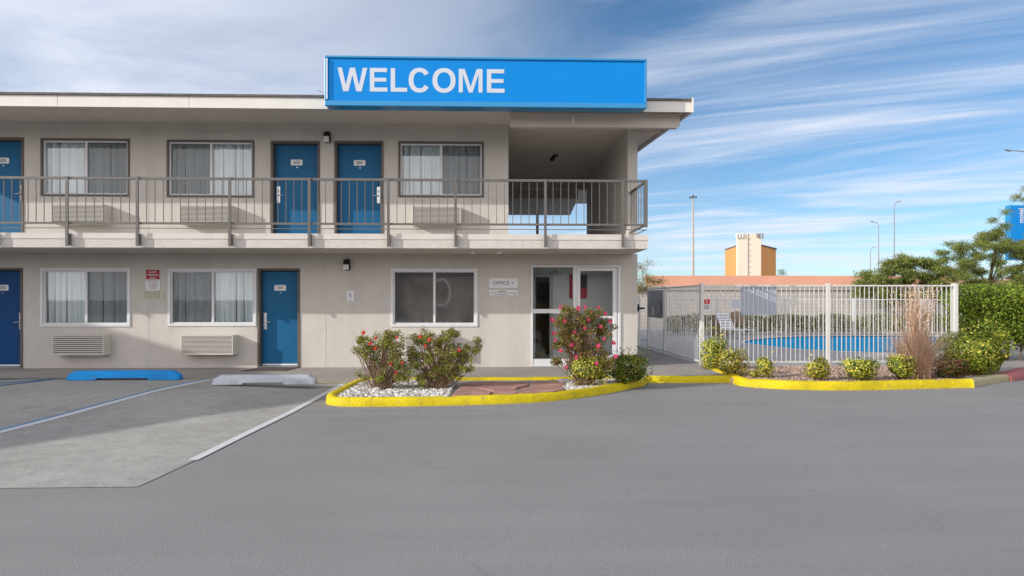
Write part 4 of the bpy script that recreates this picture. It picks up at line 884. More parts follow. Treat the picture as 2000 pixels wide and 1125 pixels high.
# tall hedge behind it
x0h, x1h = X(1868, .6), X(2080, .6); zt_h = Z(1930, 553, .6)
hd = empty('tall_hedge', ((x0h+x1h)/2, .9, 0), 'tall bright green hedge rising above the fence at the right edge', 'hedge'); rg = np.random.default_rng(31)
P_, N_ = [], []
for i in range(16):
    cx = x0h+.55+(x1h-x0h-.9)*rg.uniform(0, 1); cz = rg.uniform(.7, zt_h-.42); p, nr = lump(rg, 1500, (cx, .95+rg.uniform(-.15, .25), cz), (.62, .55, .45), 10, .6); P_.append(p); N_.append(nr)
for cx in np.linspace(x0h+.4, x1h-.3, 7):
    p, nr = lump(rg, 1300, (cx, .9, zt_h-.36), (.48, .5, .36), 10, .6); P_.append(p); N_.append(nr)
leaves(np.vstack(P_), np.vstack(N_), .06, [LG, LH, LYG, LD_], 32, 'foliage', hd, weights=[.25, .42, .2, .13])
g = MB(); 
for i in range(8): x = x0h+.3+i*.3; g.tube((x, .95, 0), (x+.1, .9, 1.3), .03, .01, n=6)
g.build('stem', M['bark'], hd)
# dark round shrub on the island
shrub('round_shrub', 1188, 1271, 687, 752, [LG, LD_, LYG, LB], [.36, .30, .24, .10], 5200, .038, 'dense dark green rounded shrub at the right tip of the island', z=-.03, depth=.8, seed=19, extra=1)
shrub('low_shrub', 1110, 1196, 699, 757, [LYG, LY, LG, LB, LD_], [.34, .24, .22, .12, .08], 4200, .042, 'yellow-green low shrub under the tall pink rose bush', z=-.03, depth=.55, seed=20, extra=1)

def rose_bush(px, pyb, crowns, stems, mats, wts, n, leaf, label, flowers, fm, seed, z=-.03, fsize=.055, dy=0):
    x, y = G(px, pyb, z); y += dy; t = y-CAM.y; ro = empty('rose_bush', (x, y, z), label, 'rose bush'); rg = np.random.default_rng(seed); random.seed(seed)
    g = MB(); P_, N_ = [], []; tot = sum(c[4] for c in crowns)
    for (cx, cy, rx, ry, wgt) in crowns:
        wx, wz = P(cx, cy, y); R_ = np.array((rx/F*t, .75*max(rx, 12)/F*t, ry/F*t)); c = np.array((wx, y+rg.uniform(-.08, .08), wz))
        # sub-clumps so gaps show between them
        k = max(3, int(rx*ry/34))
        for i in range(k):
            d = rg.normal(size=3); d /= np.linalg.norm(d); cc = c+d*R_*rg.uniform(.25, 1.12)
            p, nr = lump(rg, int(n*wgt/tot/k), cc, (.082, .082, .07), 6, .3); P_.append(p); N_.append(nr)
            base = Vector((x+rg.uniform(-.12, .12), y+rg.uniform(-.08, .08), z)); mid = Vector((base.x*.45+cc[0]*.55+rg.uniform(-.05, .05), y, z+(cc[2]-z)*.5)); g.tube(base, mid, .008, .005, n=5); g.tube(mid, cc.tolist(), .007, .003, n=5)
            for q in range(3):
                e = cc+rg.normal(size=3)*.08; g.tube(cc.tolist(), e.tolist(), .003, .0015, n=4)
    leaves(np.vstack(P_), None, leaf, mats, seed, 'foliage', ro, weights=wts, aspect=.6)
    g.build('stem', M['twig'], ro)
    for (fx, fy) in flowers:
        wx, wz = P(fx, fy, y-.16); r = fsize*random.uniform(.75, 1.15); fl = MB()
        wx += random.uniform(-.03, .03); fl_d = Vector((random.uniform(-.5, .5), -1, random.uniform(.0, .8))).normalized(); a = fl_d.orthogonal().normalized(); b = fl_d.cross(a); cc = Vector((wx, y-.16+random.uniform(-.05, .05), wz))
        for ly in range(3):
            m_ = 6-ly; rr = r*(1-.27*ly)
            for i in range(m_):
                an = 2*math.pi*i/m_+ly*.5; u1 = a*math.cos(an)+b*math.sin(an); v1 = a*-math.sin(an)+b*math.cos(an); o_p = cc+fl_d*(.008*ly)
                fl.add([o_p, o_p+u1*rr*.65-v1*rr*.42+fl_d*rr*.18, o_p+u1*rr+fl_d*rr*(.35+.15*ly), o_p+u1*rr*.65+v1*rr*.42+fl_d*rr*.18], [(0, 1, 2, 3)], 0)
        fl.tube(cc+fl_d*.018, cc+fl_d*.03, r*.16, r*.1, n=7, m=1)
        fl.build('rose_bloom', [fm, FC], ro)
    return ro
RM = [LG, LYG, LB, LD_, LT, LH]; 
rose_bush(742, 762, [(722, 680, 28, 26, 1.1), (760, 662, 26, 24, 1.2), (740, 700, 40, 30, 1.2), (745, 738, 42, 16, 1.6), (778, 690, 20, 30, .9), (705, 668, 12, 10, .3), (790, 722, 18, 24, .8)], 8, RM, [.18, .36, .16, .02, .14, .14], 7600, .033,
          'left rose bush with red blooms on the white gravel', [(736, 661), (723, 671), (732, 680), (774, 659), (764, 672), (761, 711), (783, 708), (772, 728), (712, 650)], FR, 41, fsize=.038)
rose_bush(858, 760, [(832, 664, 28, 22, 1.1), (872, 658, 22, 22, 1), (905, 692, 26, 22, .9), (930, 674, 10, 14, .35), (850, 700, 46, 32, 1.8), (845, 738, 48, 16, 1.6), (890, 722, 28, 20, .9), (808, 700, 18, 26, .8)], 8, RM, [.18, .34, .19, .02, .15, .12], 10500, .033,
          'middle rose bush with few blooms beside the red flagstones', [(824, 658), (837, 663), (831, 676), (899, 684)], FR, 42, fsize=.038)
fl3 = [(1093, 600), (1130, 602), (1140, 600), (1165, 600), (1182, 613), (1194, 628), (1079, 625), (1147, 625), (1100, 627), (1174, 638), (1145, 641), (1124, 649), (1084, 651), (1087, 665), (1178, 661), (1115, 674), (1166, 676), (1196, 670), (1098, 685), (1203, 697), (1127, 698), (1161, 710), (1107, 718), (1158, 610)]
rose_bush(1140, 758, [(1106, 622, 28, 20, 1.2), (1150, 617, 34, 18, 1.4), (1176, 642, 26, 28, 1.2), (1130, 650, 42, 30, 1.9), (1100, 650, 20, 26, .8), (1112, 676, 30, 22, 1.0), (1150, 690, 32, 22, 1.0), (1090, 704, 13, 10, .35), (1185, 705, 20, 16, .5), (1135, 720, 26, 18, .7)], 8, [LB, LG, LYG, LT, LR, LD_], [.30, .25, .16, .16, .05, .08], 14500, .032,
          'tall rose bush full of pink blooms in front of the glass entrance', fl3, FP, 43, fsize=.043, dy=.22)
rg = np.random.default_rng(99); dl = MB()
for (ax_, bx_, ya_, yb_, n_, z_) in ((X(690, -3), X(1230, -3), -4.7, -2.3, 260, .012), (X(1400, -1), X(1900, -1), -1.7, -.2, 200, .02), (X(1150, -5), X(1600, -5), -5.6, -2.4, 45, -.098), (X(560, -4), X(640, -4), -5.2, -2.2, 14, -.03)):
    for i in range(n_):
        c_ = Vector((rg.uniform(ax_, bx_), rg.uniform(ya_, yb_), z_)); 
        if z_ > 0 and z_ < .015 and not inpoly(c_.x, c_.y, [tuple(p) for p in isin]): continue
        if z_ < 0: c_.z = zlot(c_.x, c_.y)+.008
        a_ = rg.uniform(0, 6.28); l_ = rg.uniform(.012, .032); d_ = Vector((math.cos(a_), math.sin(a_), rg.uniform(0, .5)))*l_; e_ = Vector((-math.sin(a_), math.cos(a_), rg.uniform(0, .4)))*l_*.5
        dl.add([c_-d_*.5, c_+e_*.5+Vector((0, 0, .004)), c_+d_*.7, c_-e_*.5], [(0, 1, 2, 3)], int(rg.integers(2)))
dl.build('fallen_leaves', [LB, LT], kind='stuff')
# ornamental dry grass
x, y = G(1800, 742, -.01); gr_ = empty('ornamental_grass', (x, y+.2, 0), 'tall dry straw-coloured ornamental grass clump in front of the pool fence', 'grass clump'); rg = np.random.default_rng(51); g = MB()
LS = leafmat('straw', (.50, .32, .22), .35); LS2 = leafmat('straw_pale', (.66, .50, .38), .35)
for i in range(1500):
    tall = rg.random() < .10; a = rg.uniform(0, 6.28); h = rg.uniform(1.15, 1.75) if tall else rg.uniform(.35, 1.12); sp = rg.uniform(.10, .78)*(.5 if tall else .9)
    b = Vector((x+rg.normal()*.09, y+.2+rg.normal()*.07, -.01)); lean = Vector((math.cos(a)*sp+.03, math.sin(a)*sp, 0)); w_ = .0045; side = Vector((-math.sin(a), math.cos(a), 0))*w_ if abs(math.sin(a)) < .8 else Vector((w_, 0, 0))
    pv = [b+lean*(t**1.8)+Vector((0, 0, h*(t-.10*t*t*(0 if tall else 1.6)))) for t in (0, .35, .7, 1)]
    vs = []
    for k, p in enumerate(pv): q = side*(1 if k < 3 else .2); vs += [p-q, p+q]
    g.add(vs, [(0, 1, 3, 2), (2, 3, 5, 4), (4, 5, 7, 6)], int(rg.integers(2)))
    if tall:
        for k in range(10): pt = pv[3]+(pv[2]-pv[3])*k*.09; e = Vector(rg.normal(size=3)*.016); g.add([pt-side*1.5, pt+e, pt+side*1.5+Vector((0, 0, .03))], [(0, 1, 2)], 1)
g.build('blades', [LS, LS2], gr_)

# pines
def pine(name, base, limbs, clump_r, n, label, seed, mats, wts, trunk_r=.12, leaf=.13, cat='tree'):
    ro = empty(name, base, label, cat); rg = np.random.default_rng(seed); g = MB(); P_, N_ = [], []; b = Vector(base)
    top = max(l[2] for l in limbs); cxm = sum(l[0] for l in limbs)/len(limbs)
    tk = [b, b+Vector(((cxm-b.x)*.3, 0, (top-b.z)*.33)), b+Vector(((cxm-b.x)*.7, .1, (top-b.z)*.62))]
    g.tube(tk[0], tk[1], trunk_r, trunk_r*.75, n=9); g.tube(tk[1], tk[2], trunk_r*.75, trunk_r*.45, n=9)
    br = MB(); nodes = [(tk[1], trunk_r*.5), (tk[2], trunk_r*.42)]; tm = (tk[1]+tk[2])/2
    for (lx, ly, lz, rx, rz_, wgt) in sorted(limbs, key=lambda l: (Vector(l[:3])-tm).length):
        c = Vector((lx, ly, lz)); s, sr = min(nodes, key=lambda q: (q[0]-c).length+(.5 if q[0].z > c.z+.3 else 0)); mid = (s+c)/2+Vector((0, 0, -.06)); br.tube(s, mid, sr*.8, sr*.65, n=5); br.tube(mid, c, sr*.65, max(.008, sr*.5), n=5); nodes.append((c, max(.01, sr*.62)))
        k = max(4, int(24*wgt))
        for i in range(k):
            d = rg.normal(size=3); d /= np.linalg.norm(d); cc = np.array(c)+d*np.array((rx, rx*.8, rz_))*rg.uniform(.3, 1.15)
            br.tube(c, cc.tolist(), trunk_r*.08, .004, n=4)
            p = cc+rg.normal(size=(int(n*wgt/k), 3))*np.array((clump_r, clump_r, clump_r*.55))*.5; P_.append(p); N_.append((p-cc)/(np.linalg.norm(p-cc, axis=1, keepdims=True)+1e-6))
    leaves(np.vstack(P_), np.vstack(N_), leaf, mats, seed, 'crown', ro, weights=wts, aspect=.15, cup=.05)
    g.build('trunk', M['bark'], ro, smooth=True); br.build('branches', M['bark'], ro); return ro
def lim(Y, lst, t=1): 
    out = []
    for (px, py, rx, ry, wgt) in lst: x, z = P(px, py, Y); k = (Y-CAM.y)/F; out.append((x, Y+random.uniform(-.7, .7), z, rx*k, ry*k, wgt))
    return out
def fill(seed, n, test, xr, yr, w_=.34, rx=11, ry=7):
    random.seed(seed); out = []
    while len(out) < n:
        a, b = random.uniform(*xr), random.uniform(*yr)
        if test(a, b) and all(abs(a-o[0])+1.6*abs(b-o[1]) > 13 for o in out): out.append((a, b, rx*random.uniform(.7, 1.4), ry*random.uniform(.7, 1.4), w_*random.uniform(.6, 1.4)))
    return out
random.seed(61)
Y1 = 18.5; bx, _ = P(1772, 590, Y1)
def inA(a, b):
    top = 497+abs(a-1768)**1.35*.125 if a < 1820 else 508+(a-1820)*.5
    return top < b < 590-max(0, abs(a-1765)-50)*.35 and not (1830 < a and b < 515)
pine('pine_tree', (bx, Y1, 0), lim(Y1, fill(61, 58, inA, (1692, 1868), (492, 590)) + [(1822, 512, 7, 5, .15), (1833, 520, 7, 5, .15)]),
     .32, 1900, 'broad dark green pine behind the pool fence in front of the block wall', 62, [LP, LP2, LP3], [.44, .44, .12], leaf=.18)
random.seed(63); Y2 = 13.0; bx, _ = P(1918, 600, Y2)
def inB(a, b):
    top = 470+max(0, 1880-a)*.6 if a < 1900 else 470-(a-1900)*.55
    return top < b < 572-max(0, 1880-a)*.6 and not (a > 1972 and 395 < b < 455) and not (1880 < a < 1900 and b < 480)
pine('pine_tree', (bx, Y2, 0), lim(Y2, fill(64, 92, inB, (1850, 2060), (412, 572), .34, 10, 7) + [(1941, 418, 4, 4, .12), (1952, 428, 5, 5, .14), (1985, 385, 5, 7, .16), (1993, 370, 4, 5, .10), (1997, 392, 5, 8, .2), (1865, 474, 6, 5, .14), (1857, 483, 5, 4, .1)]),
     .23, 2000, 'tall loose pine in front of the blue pole sign at the right edge', 64, [LP, LP2, LP3], [.45, .45, .10], trunk_r=.10, leaf=.115)
random.seed(65); Y3 = 8.5; bx, _ = P(1262, 600, Y3)
pine('yellow_tree', (bx-.3, Y3+4, 0), lim(Y3+4, [(1264, 545, 14, 10, .8), (1283, 550, 14, 6, .5), (1256, 520, 8, 10, .4), (1262, 565, 14, 10, .6), (1270, 515, 6, 5, .15), (1248, 560, 10, 16, .8)]), .30, 900, 'small sparse yellowing tree right behind the corner of the motel', 66, [LT, LYG, LB, LG], [.35, .25, .25, .15], trunk_r=.06, leaf=.10)
random.seed(67); Y4 = 70
for px, py, w_, lb in ((1525, 532, 4, 'tiny dark tree top peeking over the pink wall right of the tower'), (1693, 533, 6, 'small dark tree top over the pink wall left of the broad pine')):
    x, z = P(px, py, Y4); pine('distant_tree', (x, Y4, -.2), [(x, Y4, z+.15, .3, .25, .6), (x+.25, Y4, z-.2, .4, .3, .6), (x-.2, Y4, z-.6, .4, .4, .6)], .5, 260, lb, 68+px, [LP, LP3], [.6, .4], trunk_r=.06, leaf=.2)
# rocky slope plants at right beyond wall
random.seed(70)
for px, pyt, pyb, w_, lb, sd in ((1955, 535, 572, 22, 'brown green brush growing above the tall hedge at the right', 71), (1905, 545, 575, 18, 'dry brown brush between hedge and pine', 72)):
    x, z = P(px, pyb, 16); pine('brush', (x, 16, 0), [(P(px, (pyt+pyb)/2, 16)[0]+d*.3, 16, P(px, (pyt+pyb)/2, 16)[1], .3, .3, .5) for d in (-1, 0, 1)], .4, 500, lb, sd, [LB, LP, LT], [.4, .3, .3], trunk_r=.04, leaf=.10, cat='bush')
# hedge strip behind the far pool fence
hx0, hx1 = X(1300, 13.2), X(1868, 13.2); hr = empty('clipped_hedge', ((hx0+hx1)/2, 13.2, 0), 'long low olive hedge behind the far side of the pool', 'hedge'); rg = np.random.default_rng(81); n = 16000
p = np.stack([rg.uniform(hx0, hx1, n), 13.2+rg.uniform(-.35, .35, n), rg.uniform(0, 1, n)**.8*.8], 1); p[:, 2] *= 1+.07*np.sin(p[:, 0]*3.1)+.04*np.sin(p[:, 0]*9)
leaves(p, None, .085, [LG, LD_, LYG, LB, LT], 82, 'foliage', hr, weights=[.30, .16, .28, .14, .12])
g = MB(); 
for i in range(50): x = hx0+(hx1-hx0)*i/50; g.tube((x, 13.2, 0), (x+rg.uniform(-.1, .1), 13.1, .6), .02, .008, n=5)
g.build('stem', M['twig'], hr)

# ---------------------------------------------------------------- fences
def fence(name, a, b, h, sp, post_t, label, z0=.0, bar=.016, rails=(.09, -.03), mid=None, group=None, m=None, pw=.05):
    """picket fence from a to b (x,y); posts at parameters post_t"""
    m = m or M['white_metal']; a = Vector(a); b = Vector(b); d = (b-a); Lg = d.length; d.normalize(); nr = Vector((-d.y, d.x)); ang = math.atan2(d.y, d.x)
    mid_ = (a+b)/2; ro = empty(name, (mid_.x, mid_.y, z0), label, 'fence', group)
    def bx(g, s0, s1, hw, z0_, z1_):
        c = [a+d*s0-nr*hw, a+d*s1-nr*hw, a+d*s1+nr*hw, a+d*s0+nr*hw]
        g.add([(p.x, p.y, z0_) for p in c]+[(p.x, p.y, z1_) for p in c], [(0, 3, 2, 1), (4, 5, 6, 7), (0, 1, 5, 4), (1, 2, 6, 5), (2, 3, 7, 6), (3, 0, 4, 7)])
    g = MB(); ps = [t*Lg for t in post_t]
    for s0, s1 in zip(ps, ps[1:]):
        bx(g, s0+pw/2, s1-pw/2, .016, z0+h-.045, z0+h-.012); bx(g, s0+pw/2, s1-pw/2, .016, z0+.06, z0+.09)
        if mid: bx(g, s0+pw/2, s1-pw/2, .012, z0+mid, z0+mid+.03)
        k = max(2, round((s1-s0)/sp))
        for i in range(1, k): s = s0+(s1-s0)*i/k; bx(g, s-bar/2, s+bar/2, bar/2-.0005, z0+.09, z0+h-.045)
    g.build('picket_panel', m, ro)
    for s in ps:
        q = MB(); bx(q, s-pw/2, s+pw/2, pw/2, z0, z0+h+.02); q.build('post', m, ro)
    return ro
xf1 = X(1866, .15); t1 = (X(1617, .15)-xw)/(xf1-xw)
fence('pool_fence', (xw, .15), (xf1, .15), 1.80, .1045, (0, t1, 1), 'white picket fence along the front of the pool facing the lot', pw=.075, bar=.0135)
fence('pool_fence', (xw, .19), (xw, 5.0), 1.80, .15, (.0, .62, 1), 'white picket fence running back from the corner shrub to the gate', pw=.07, bar=.014)
fence('pool_fence', (xf1, .23), (20.9, 12.3), 1.80, .1045, (0, .3, .6, 1), 'white picket fence on the right side of the pool beside the tall hedge', pw=.07, bar=.02)
fx0, fx1 = X(1268, 12.4), 20.8
fence('pool_fence', (fx0, 12.4), (fx1, 12.4), 1.5, .12, (0, .2, .4, .6, .8, 1), 'lower white picket fence along the far side of the pool', pw=.07, bar=.011)
fence('gate_fence', (3.2, 6.2), (xw, 6.2), 1.55, .12, (0, 1), 'short white picket fence between motel wall and pool gate', pw=.05, mid=1.2, bar=.02)
# gate hardware
gt = empty('pool_gate', (xw, 4.2, 0), 'grey perforated panel with lock box on the pool gate', 'gate')
MB().box(xw-.045, xw-.037, 3.25, 4.9, .95, 1.72).build('mesh_plate', M['grey_metal'], gt)
MB().box(xw-.11, xw-.046, 3.45, 3.7, 1.05, 1.42).build('lock_box', M['grey_metal'], gt, bevel=.01)
MB().box(xw-.09, xw-.046, 4.1, 4.28, 1.02, 1.26).build('keypad', M['white_metal'], gt, bevel=.006)
MB().tube((xw-.3, 5.3, 1.2), (xw-.05, 5.3, 1.2), .03, n=10).box(xw-.33, xw-.22, 5.26, 5.34, 1.1, 1.32).build('gate_latch', M['black'], label='black latch of the pool gate beside the motel corner', cat='latch')
# fence signs
slab_sign('fence_sign', 1448, 560, 1516, 614.5, mat('board_grey', (.42, .48, .57), .5), 'large blank pale grey board fixed behind the front pool fence pickets', y=.23, th=.02, mats=())
def d_lines(g, x0, x1, z0, z1, y):
    for i in range(5): z = z1-(z1-z0)*(i+1)/6.2; g.box(x0+.05, x1-.05-(.05 if i % 2 else 0), y, y+.002, z-.008, z+.008, 1)
slab_sign('fence_sign', 1800, 584.5, 1822, 609, M['plate'], 'small white notice on the front pool fence behind the dry grass', y=.21, th=.015, deco=d_lines, mats=(mat('faint_ink', (.35, .36, .38), .7),))
def d_red(g, x0, x1, z0, z1, y): g.box(x0+.01, x1-.01, y, y+.002, z0+(z1-z0)*.55, z1-.01, 1); d2 = [g.box(x0+.04, x1-.04, y-.001, y+.001, z0+.06+.06*i, z0+.085+.06*i, 2) for i in range(3)]
slab_sign('warning_sign', 1366, 584, 1387, 606, M['plate'], 'red and white warning sign on the far fence behind the corner post', y=12.33, th=.02, deco=d_red, mats=(mat('warn_red', (.6, .05, .05), .6), M['ink']))
slab_sign('pool_rules_sign', 1427, 584, 1450, 604, M['plate'], 'white pool rules sign on the far fence left of the big blank board', y=12.33, th=.02, deco=d_lines, mats=(M['ink_blue'],))

# pool furniture
def lounger(x, y, ang, label):
    ro = empty('pool_lounger', (0, 0, 0), label, 'lounger', 'white loungers on the pool deck')
    g = MB(); 
    for s in (-.3, .3): g.box(-.62, .55, s-.02, s+.02, .30, .34); 
    for lx in (-.5, .4):
        for s in (-.3, .3): pass
    g.build('frame', M['white_metal'], ro)
    for lx in (-.5, .4):
        for s in (-.3, .3): MB().box(lx-.02, lx+.02, s-.018, s+.018, 0, .30).build('leg', M['white_metal'], ro)
    g = MB()
    for i in range(9): g.box(-.6+i*.125, -.6+i*.125+.09, -.28, .28, .341, .355)
    g.build('seat_straps', M['plate'], ro)
    g = MB()
    for i in range(6):
        x_, z_ = .53+.055*i, .36+.10*i; g.add([(x_, -.28, z_), (x_, .28, z_), (x_+.04, .28, z_+.075), (x_+.04, -.28, z_+.075)], [(0, 1, 2, 3)])
    for s in (-.3, .3): g.tube((.5, s, .33), (.86, s, .98), .018, n=8)
    g.build('backrest', M['plate'], ro)
    ro.location = (x, y, 0); ro.rotation_euler = (0, 0, ang); return ro
x, y = G(1440, 661, 0); lounger(x, y, math.radians(110), 'white strap lounger standing at the pool edge beside the tan cover')
x, y = G(1256, 664, 0); lounger(x, y, math.radians(170), 'white strap lounger half hidden behind the motel corner')
x, y = G(1405, 657, 0); cv = empty('covered_furniture', (x, y, 0), 'tall tan column beside a brown covered umbrella on the pool deck', 'covered furniture')
g = MB(); g.box(x-.25, x+.28, y-.2, y+.25, 0, .86); g.build('column', M['tan'], cv, bevel=.04)
x2, y2 = G(1438, 655, 0); g = MB(); k = 10
for i, (z_, r_) in enumerate(((.45, .34), (.62, .38), (.8, .34), (.95, .2), (1.0, .03))):
    if i: g.tube((x2, y2, pz), (x2, y2, z_), pr_, r_, n=12, caps=False)
    pz, pr_ = z_, r_
g.tube((x2, y2, 0), (x2, y2, .5), .03, n=8); g.build('furled_cover', M['tan'], cv, smooth=True)

# ---------------------------------------------------------------- walls and far things
MB().box(4.9, 40, 20, 20.2, 0, 2.13, 0).box(4.88, 40.02, 19.97, 20.23, 1.93, 1.98, 1).box(4.88, 40.02, 19.98, 20.22, 2.13, 2.2, 0).build('block_wall', [M['cmu'], M['dark_trim']], label='grey concrete block wall behind the pool hedge', cat='wall')
g = MB(); px_l = [1278, 1420, 1560, 1700, 1850, 1900]; g.box(X(1262, 34), X(1868, 34), 34, 34.4, 0, Z(1450, 538.5, 34)); g.build('pink_wall', M['pink'], label='long salmon pink stucco wall beyond the pool', cat='wall')
g = MB(); rg = np.random.default_rng(91); xa = X(1868, 34); n = 40; zt0 = Z(1900, 541, 34)
for i in range(n+1): x = xa+i*.5; z = zt0-.1+rg.uniform(-.25, .12)-.01*i; g.v += [(x, 33.5, -.2), (x, 33.8+rg.uniform(-.1, .1), z*.6), (x, 34.4, z), (x, 38, z*.9)]
for i in range(n):
    for k in range(3): a = 4*i+k; g.f.append((a, a+4, a+5, a+1)); g.m.append(0)
g.build('rocky_bank', mat('pink_rock', (.55, .34, .27), .95, .3, 1.5, .8, 4), kind='structure')
# tower building
YT = 150; D = YT-CAM.y; u_ = D/F
tw = empty('tower_building', (X(1465, YT), YT+6, 0), 'orange building with a white corner tower beyond the pink wall', 'building')
def pt(px, Y): return X(px, Y)
xl, xr = X(1441, YT), X(1486.5, YT); zt2 = Z(1463, 456.5, YT)
MB().box(xl, xr, YT, YT+1.0, -1, zt2).build('stair_tower', M['cream'], tw)
g = MB(); x_m = X(1444, YT+1); xL2, yL2 = X(1416, YT+11), YT+11; zA, zB = Z(1441, 481, YT+1), Z(1416, 489, YT+11)
g.add([(xL2, yL2, -1), (xl+.3, YT+.8, -1), (xl+.3, YT+.8, zA), (xL2, yL2, zB), (xL2+14, yL2+12, -1), (xL2+14, yL2+12, zB)], [(0, 1, 2, 3), (4, 0, 3, 5)])
g.build('wing_wall', M['orange'], tw)
g = MB(); xR2, yR2 = X(1515.5, YT+9), YT+9; zC, zD = Z(1486, 479, YT+1), Z(1515, 487.5, YT+9)
g.add([(xr-.3, YT+.8, -1), (xR2, yR2, -1), (xR2, yR2, zD), (xr-.3, YT+.8, zC), (xR2-3, yR2+14, -1), (xR2-3, yR2+14, zD)], [(0, 1, 2, 3), (1, 4, 5, 2)]); g.build('wing_wall', M['orange'], tw)
g = MB(); g.add([(xL2-.15, yL2-.15, zB), (xl+.3, YT+.7, zA), (xr-.3, YT+.7, zC), (xR2+.2, yR2-.2, zD), (xR2-3, yR2+14, zD), (xL2+14, yL2+12, zB), (xL2-.15, yL2-.15, zB+.35), (xl+.3, YT+.7, zA+.35), (xr-.3, YT+.7, zC+.35), (xR2+.2, yR2-.2, zD+.35), (xR2-3, yR2+14, zD+.35), (xL2+14, yL2+12, zB+.35)],
      [(6, 7, 8, 9, 10, 11), (0, 1, 7, 6), (2, 3, 9, 8), (3, 4, 10, 9)]); g.build('roof_edge', M['taupe'], tw)
g = MB(); xc = X(1461, YT)
g.box(xc-.07, xc+.07, YT-.12, YT-.02, -1, zt2)
for k in range(7): z = zt2-1.4-k*1.45; g.box(xc, xc+.65, YT-.1, YT-.02, z, z+.12)
g.build('wall_ladder', M['grey_metal'], tw)
for dx, hh in ((-.45, .9), (.35, .85), (1.1, .8), (xr-xl-.4, 1.0), (xr-xl+.3, 1.1), (xr-xl-1.1, .7)):
    MB().box(xl+dx-.16, xl+dx+.16, YT-.5, YT-.15, zt2-.2-hh, zt2+.1).build('antenna_panel', M['plate'] if dx < 3 else M['grey_metal'], tw)
MB().tube((xl+1.4, YT+1, zt2), (xl+1.4, YT+1, zt2+1.0), .06, n=6).tube((xl+2.3, YT+1, zt2), (xl+2.3, YT+1, zt2+.6), .06, n=6).tube((xr+.6, YT+2, zA-1), (xr+.6, YT+2, zA+1), .12, n=6).build('roof_mast', M['grey_metal'], tw)

# street lights
def lamp_post(px, pyt, D_, arm, label, apx, apy, r=.11, group='curved arm street lights on the horizon'):
    Y = D_+CAM.y; x = X(px, Y); zt = Z(px, pyt, Y); ro = empty('street_lamp', (x, Y, -.2), label, 'street lamp', group)
    MB().tube((x, Y, -.2), (x, Y, zt), r, r*.62, n=8).build('pole', M['grey_metal'], ro)
    ax, az = P(apx, apy, Y); g = MB(); pv = None
    for k in range(8): 
        t = k/7; p = Vector((x+(ax-x)*(t**1.5), Y, zt+(az-zt)*(1-(1-t)**1.8)));
        if pv: g.tube(pv, p, r*.5, r*.42, n=6)
        pv = p
    g.build('arm', M['grey_metal'], ro)
    s = 1 if ax > x else -1; g = MB(); g.add([(ax-s*.1, Y-.16, az-.08), (ax+s*.5, Y-.1, az+.05), (ax+s*.5, Y+.1, az+.05), (ax-s*.1, Y+.16, az-.08), (ax, Y, az+.12), (ax+s*.4, Y, az+.16)], [(0, 1, 2, 3), (0, 4, 5, 1), (3, 2, 5, 4), (0, 3, 4), (1, 5, 2)])
    g.build('lamp_head', M['grey_metal'], ro)
lamp_post(1746.5, 408, 90, 1, 'tallest curved street lamp rising behind the broad pine', 1753, 394)
lamp_post(1716, 440, 110, -1, 'street lamp with its arm bent left beside the tallest one', 1705, 433.5)
lamp_post(1700, 492, 130, 1, 'short distant street lamp left of the others', 1706, 483)
lamp_post(2010, 300, 60, -1, 'street lamp head reaching in from the right edge of the sky', 1972, 294)
Y = 170; x = X(1353.5, Y); zt = Z(1354, 384.5, Y); hm = empty('high_mast_light', (x, Y, -.2), 'very tall thin mast light with a ring of lamps on top', 'mast light')
MB().tube((x, Y, -.2), (x, Y, zt), .42, .24, n=10).build('pole', mat('pale_pole', (.42, .38, .36), .7), hm)
g = MB(); g.tube((x, Y, zt-.3), (x, Y, zt+.5), .3, .3, n=8)
for k in range(6):
    a = k*math.pi/3+.3; c, s = math.cos(a), math.sin(a); g.tube((x, Y, zt), (x+c*.95, Y+s*.95, zt), .08, n=5); g.tube((x+c*.95, Y+s*.95, zt-.28), (x+c*.95, Y+s*.95, zt+.1), .32, .14, n=8)
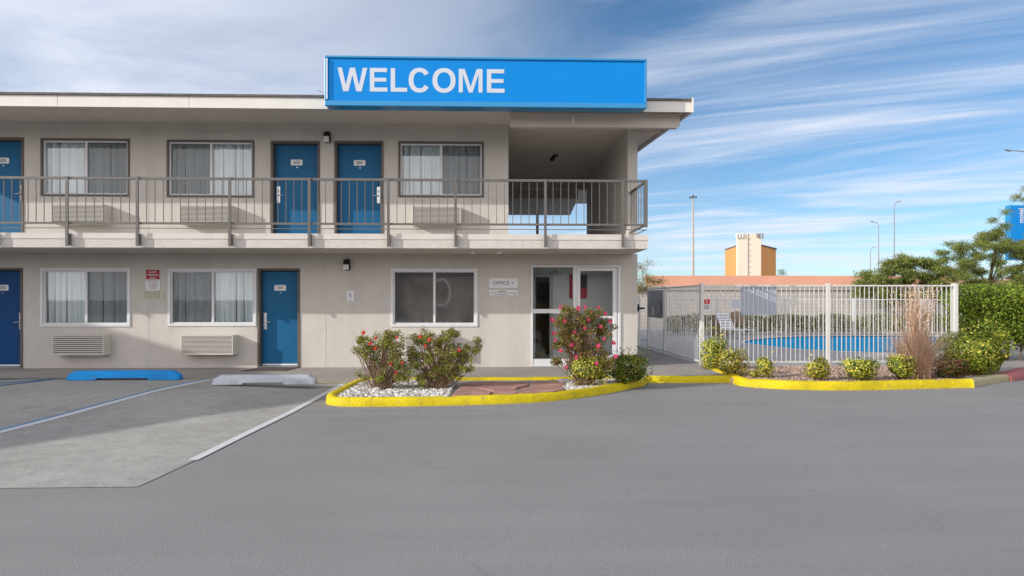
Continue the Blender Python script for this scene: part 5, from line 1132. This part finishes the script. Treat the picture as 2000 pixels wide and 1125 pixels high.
g.build('lamp_ring', M['dark_trim'], hm)
# pole sign
YPS = 26; x0, x1, z0, z1 = R(1973, 400.5, 2075, 508, YPS); ps = empty('pole_sign', ((x0+x1)/2, YPS, 0), 'tall bright blue pole sign with sideways lettering behind the loose pine', 'sign')
MB().box(x0, x1, YPS, YPS+.4, z0, z1).build('sign_box', M['sign_edge'], ps)
MB().box(x0+.06, x1-.06, YPS-.02, YPS-.001, z0+.06, z1-.06).build('sign_face', M['sign_blue'], ps)
g = MB(); g.text('motel', X(1994, YPS), Z(1994, 421, YPS), .34, YPS-.025, 0, bold=.03, rot=math.pi/2, sx=.88); g.build('lettering', M['sign_letter'], ps)
MB().tube(((x0+x1)/2, YPS+.2, -.2), ((x0+x1)/2, YPS+.2, z0), .2, n=12).build('pole', M['grey_metal'], ps)

# ---------------------------------------------------------------- out of frame: the wing that throws the evening shadow over the bays, and the block across the drive
e1 = Vector((.62, .78)).normalized(); e2 = Vector((-.66, .75)).normalized(); Hh = 6.0; ap = Vector((-2.4, -3.4)); k = Hh/.96
cor = ap-Vector((2.3, 1.0))*k
q = [cor, cor+e2*8, cor+e2*8-e1*14, cor-e1*14]
wing = empty('motel_wing', ((q[0].x+q[2].x)/2, (q[0].y+q[2].y)/2, 0), 'beige two storey motel wing outside the left edge of the view', 'building')
MB().slab([[tuple(p) for p in q]], -.15, Hh-.25).build('wall', M['stucco'], wing)
cq = sum(q, Vector((0, 0)))/4
MB().slab([[tuple(p) for p in q]], Hh-.248, Hh).build('roof', M['fascia'], wing)
sh = empty('shop_building', (4, -44, 0), 'low tan shop building across the drive behind the viewer', 'building')
MB().box(-20, 26, -50, -42, -.3, 5.2).build('wall', mat('shop_tan', (.30, .24, .20), .9, .1, .5), sh)
MB().box(-20.3, 26.3, -50.3, -41.7, 5.21, 5.6).build('roof', M['taupe'], sh)
for i in range(8): MB().box(-18+i*5.5, -15+i*5.5, -41.999, -41.95, .3, 3).build('window', mat('shop_glass', (.04, .05, .06), .1), sh)
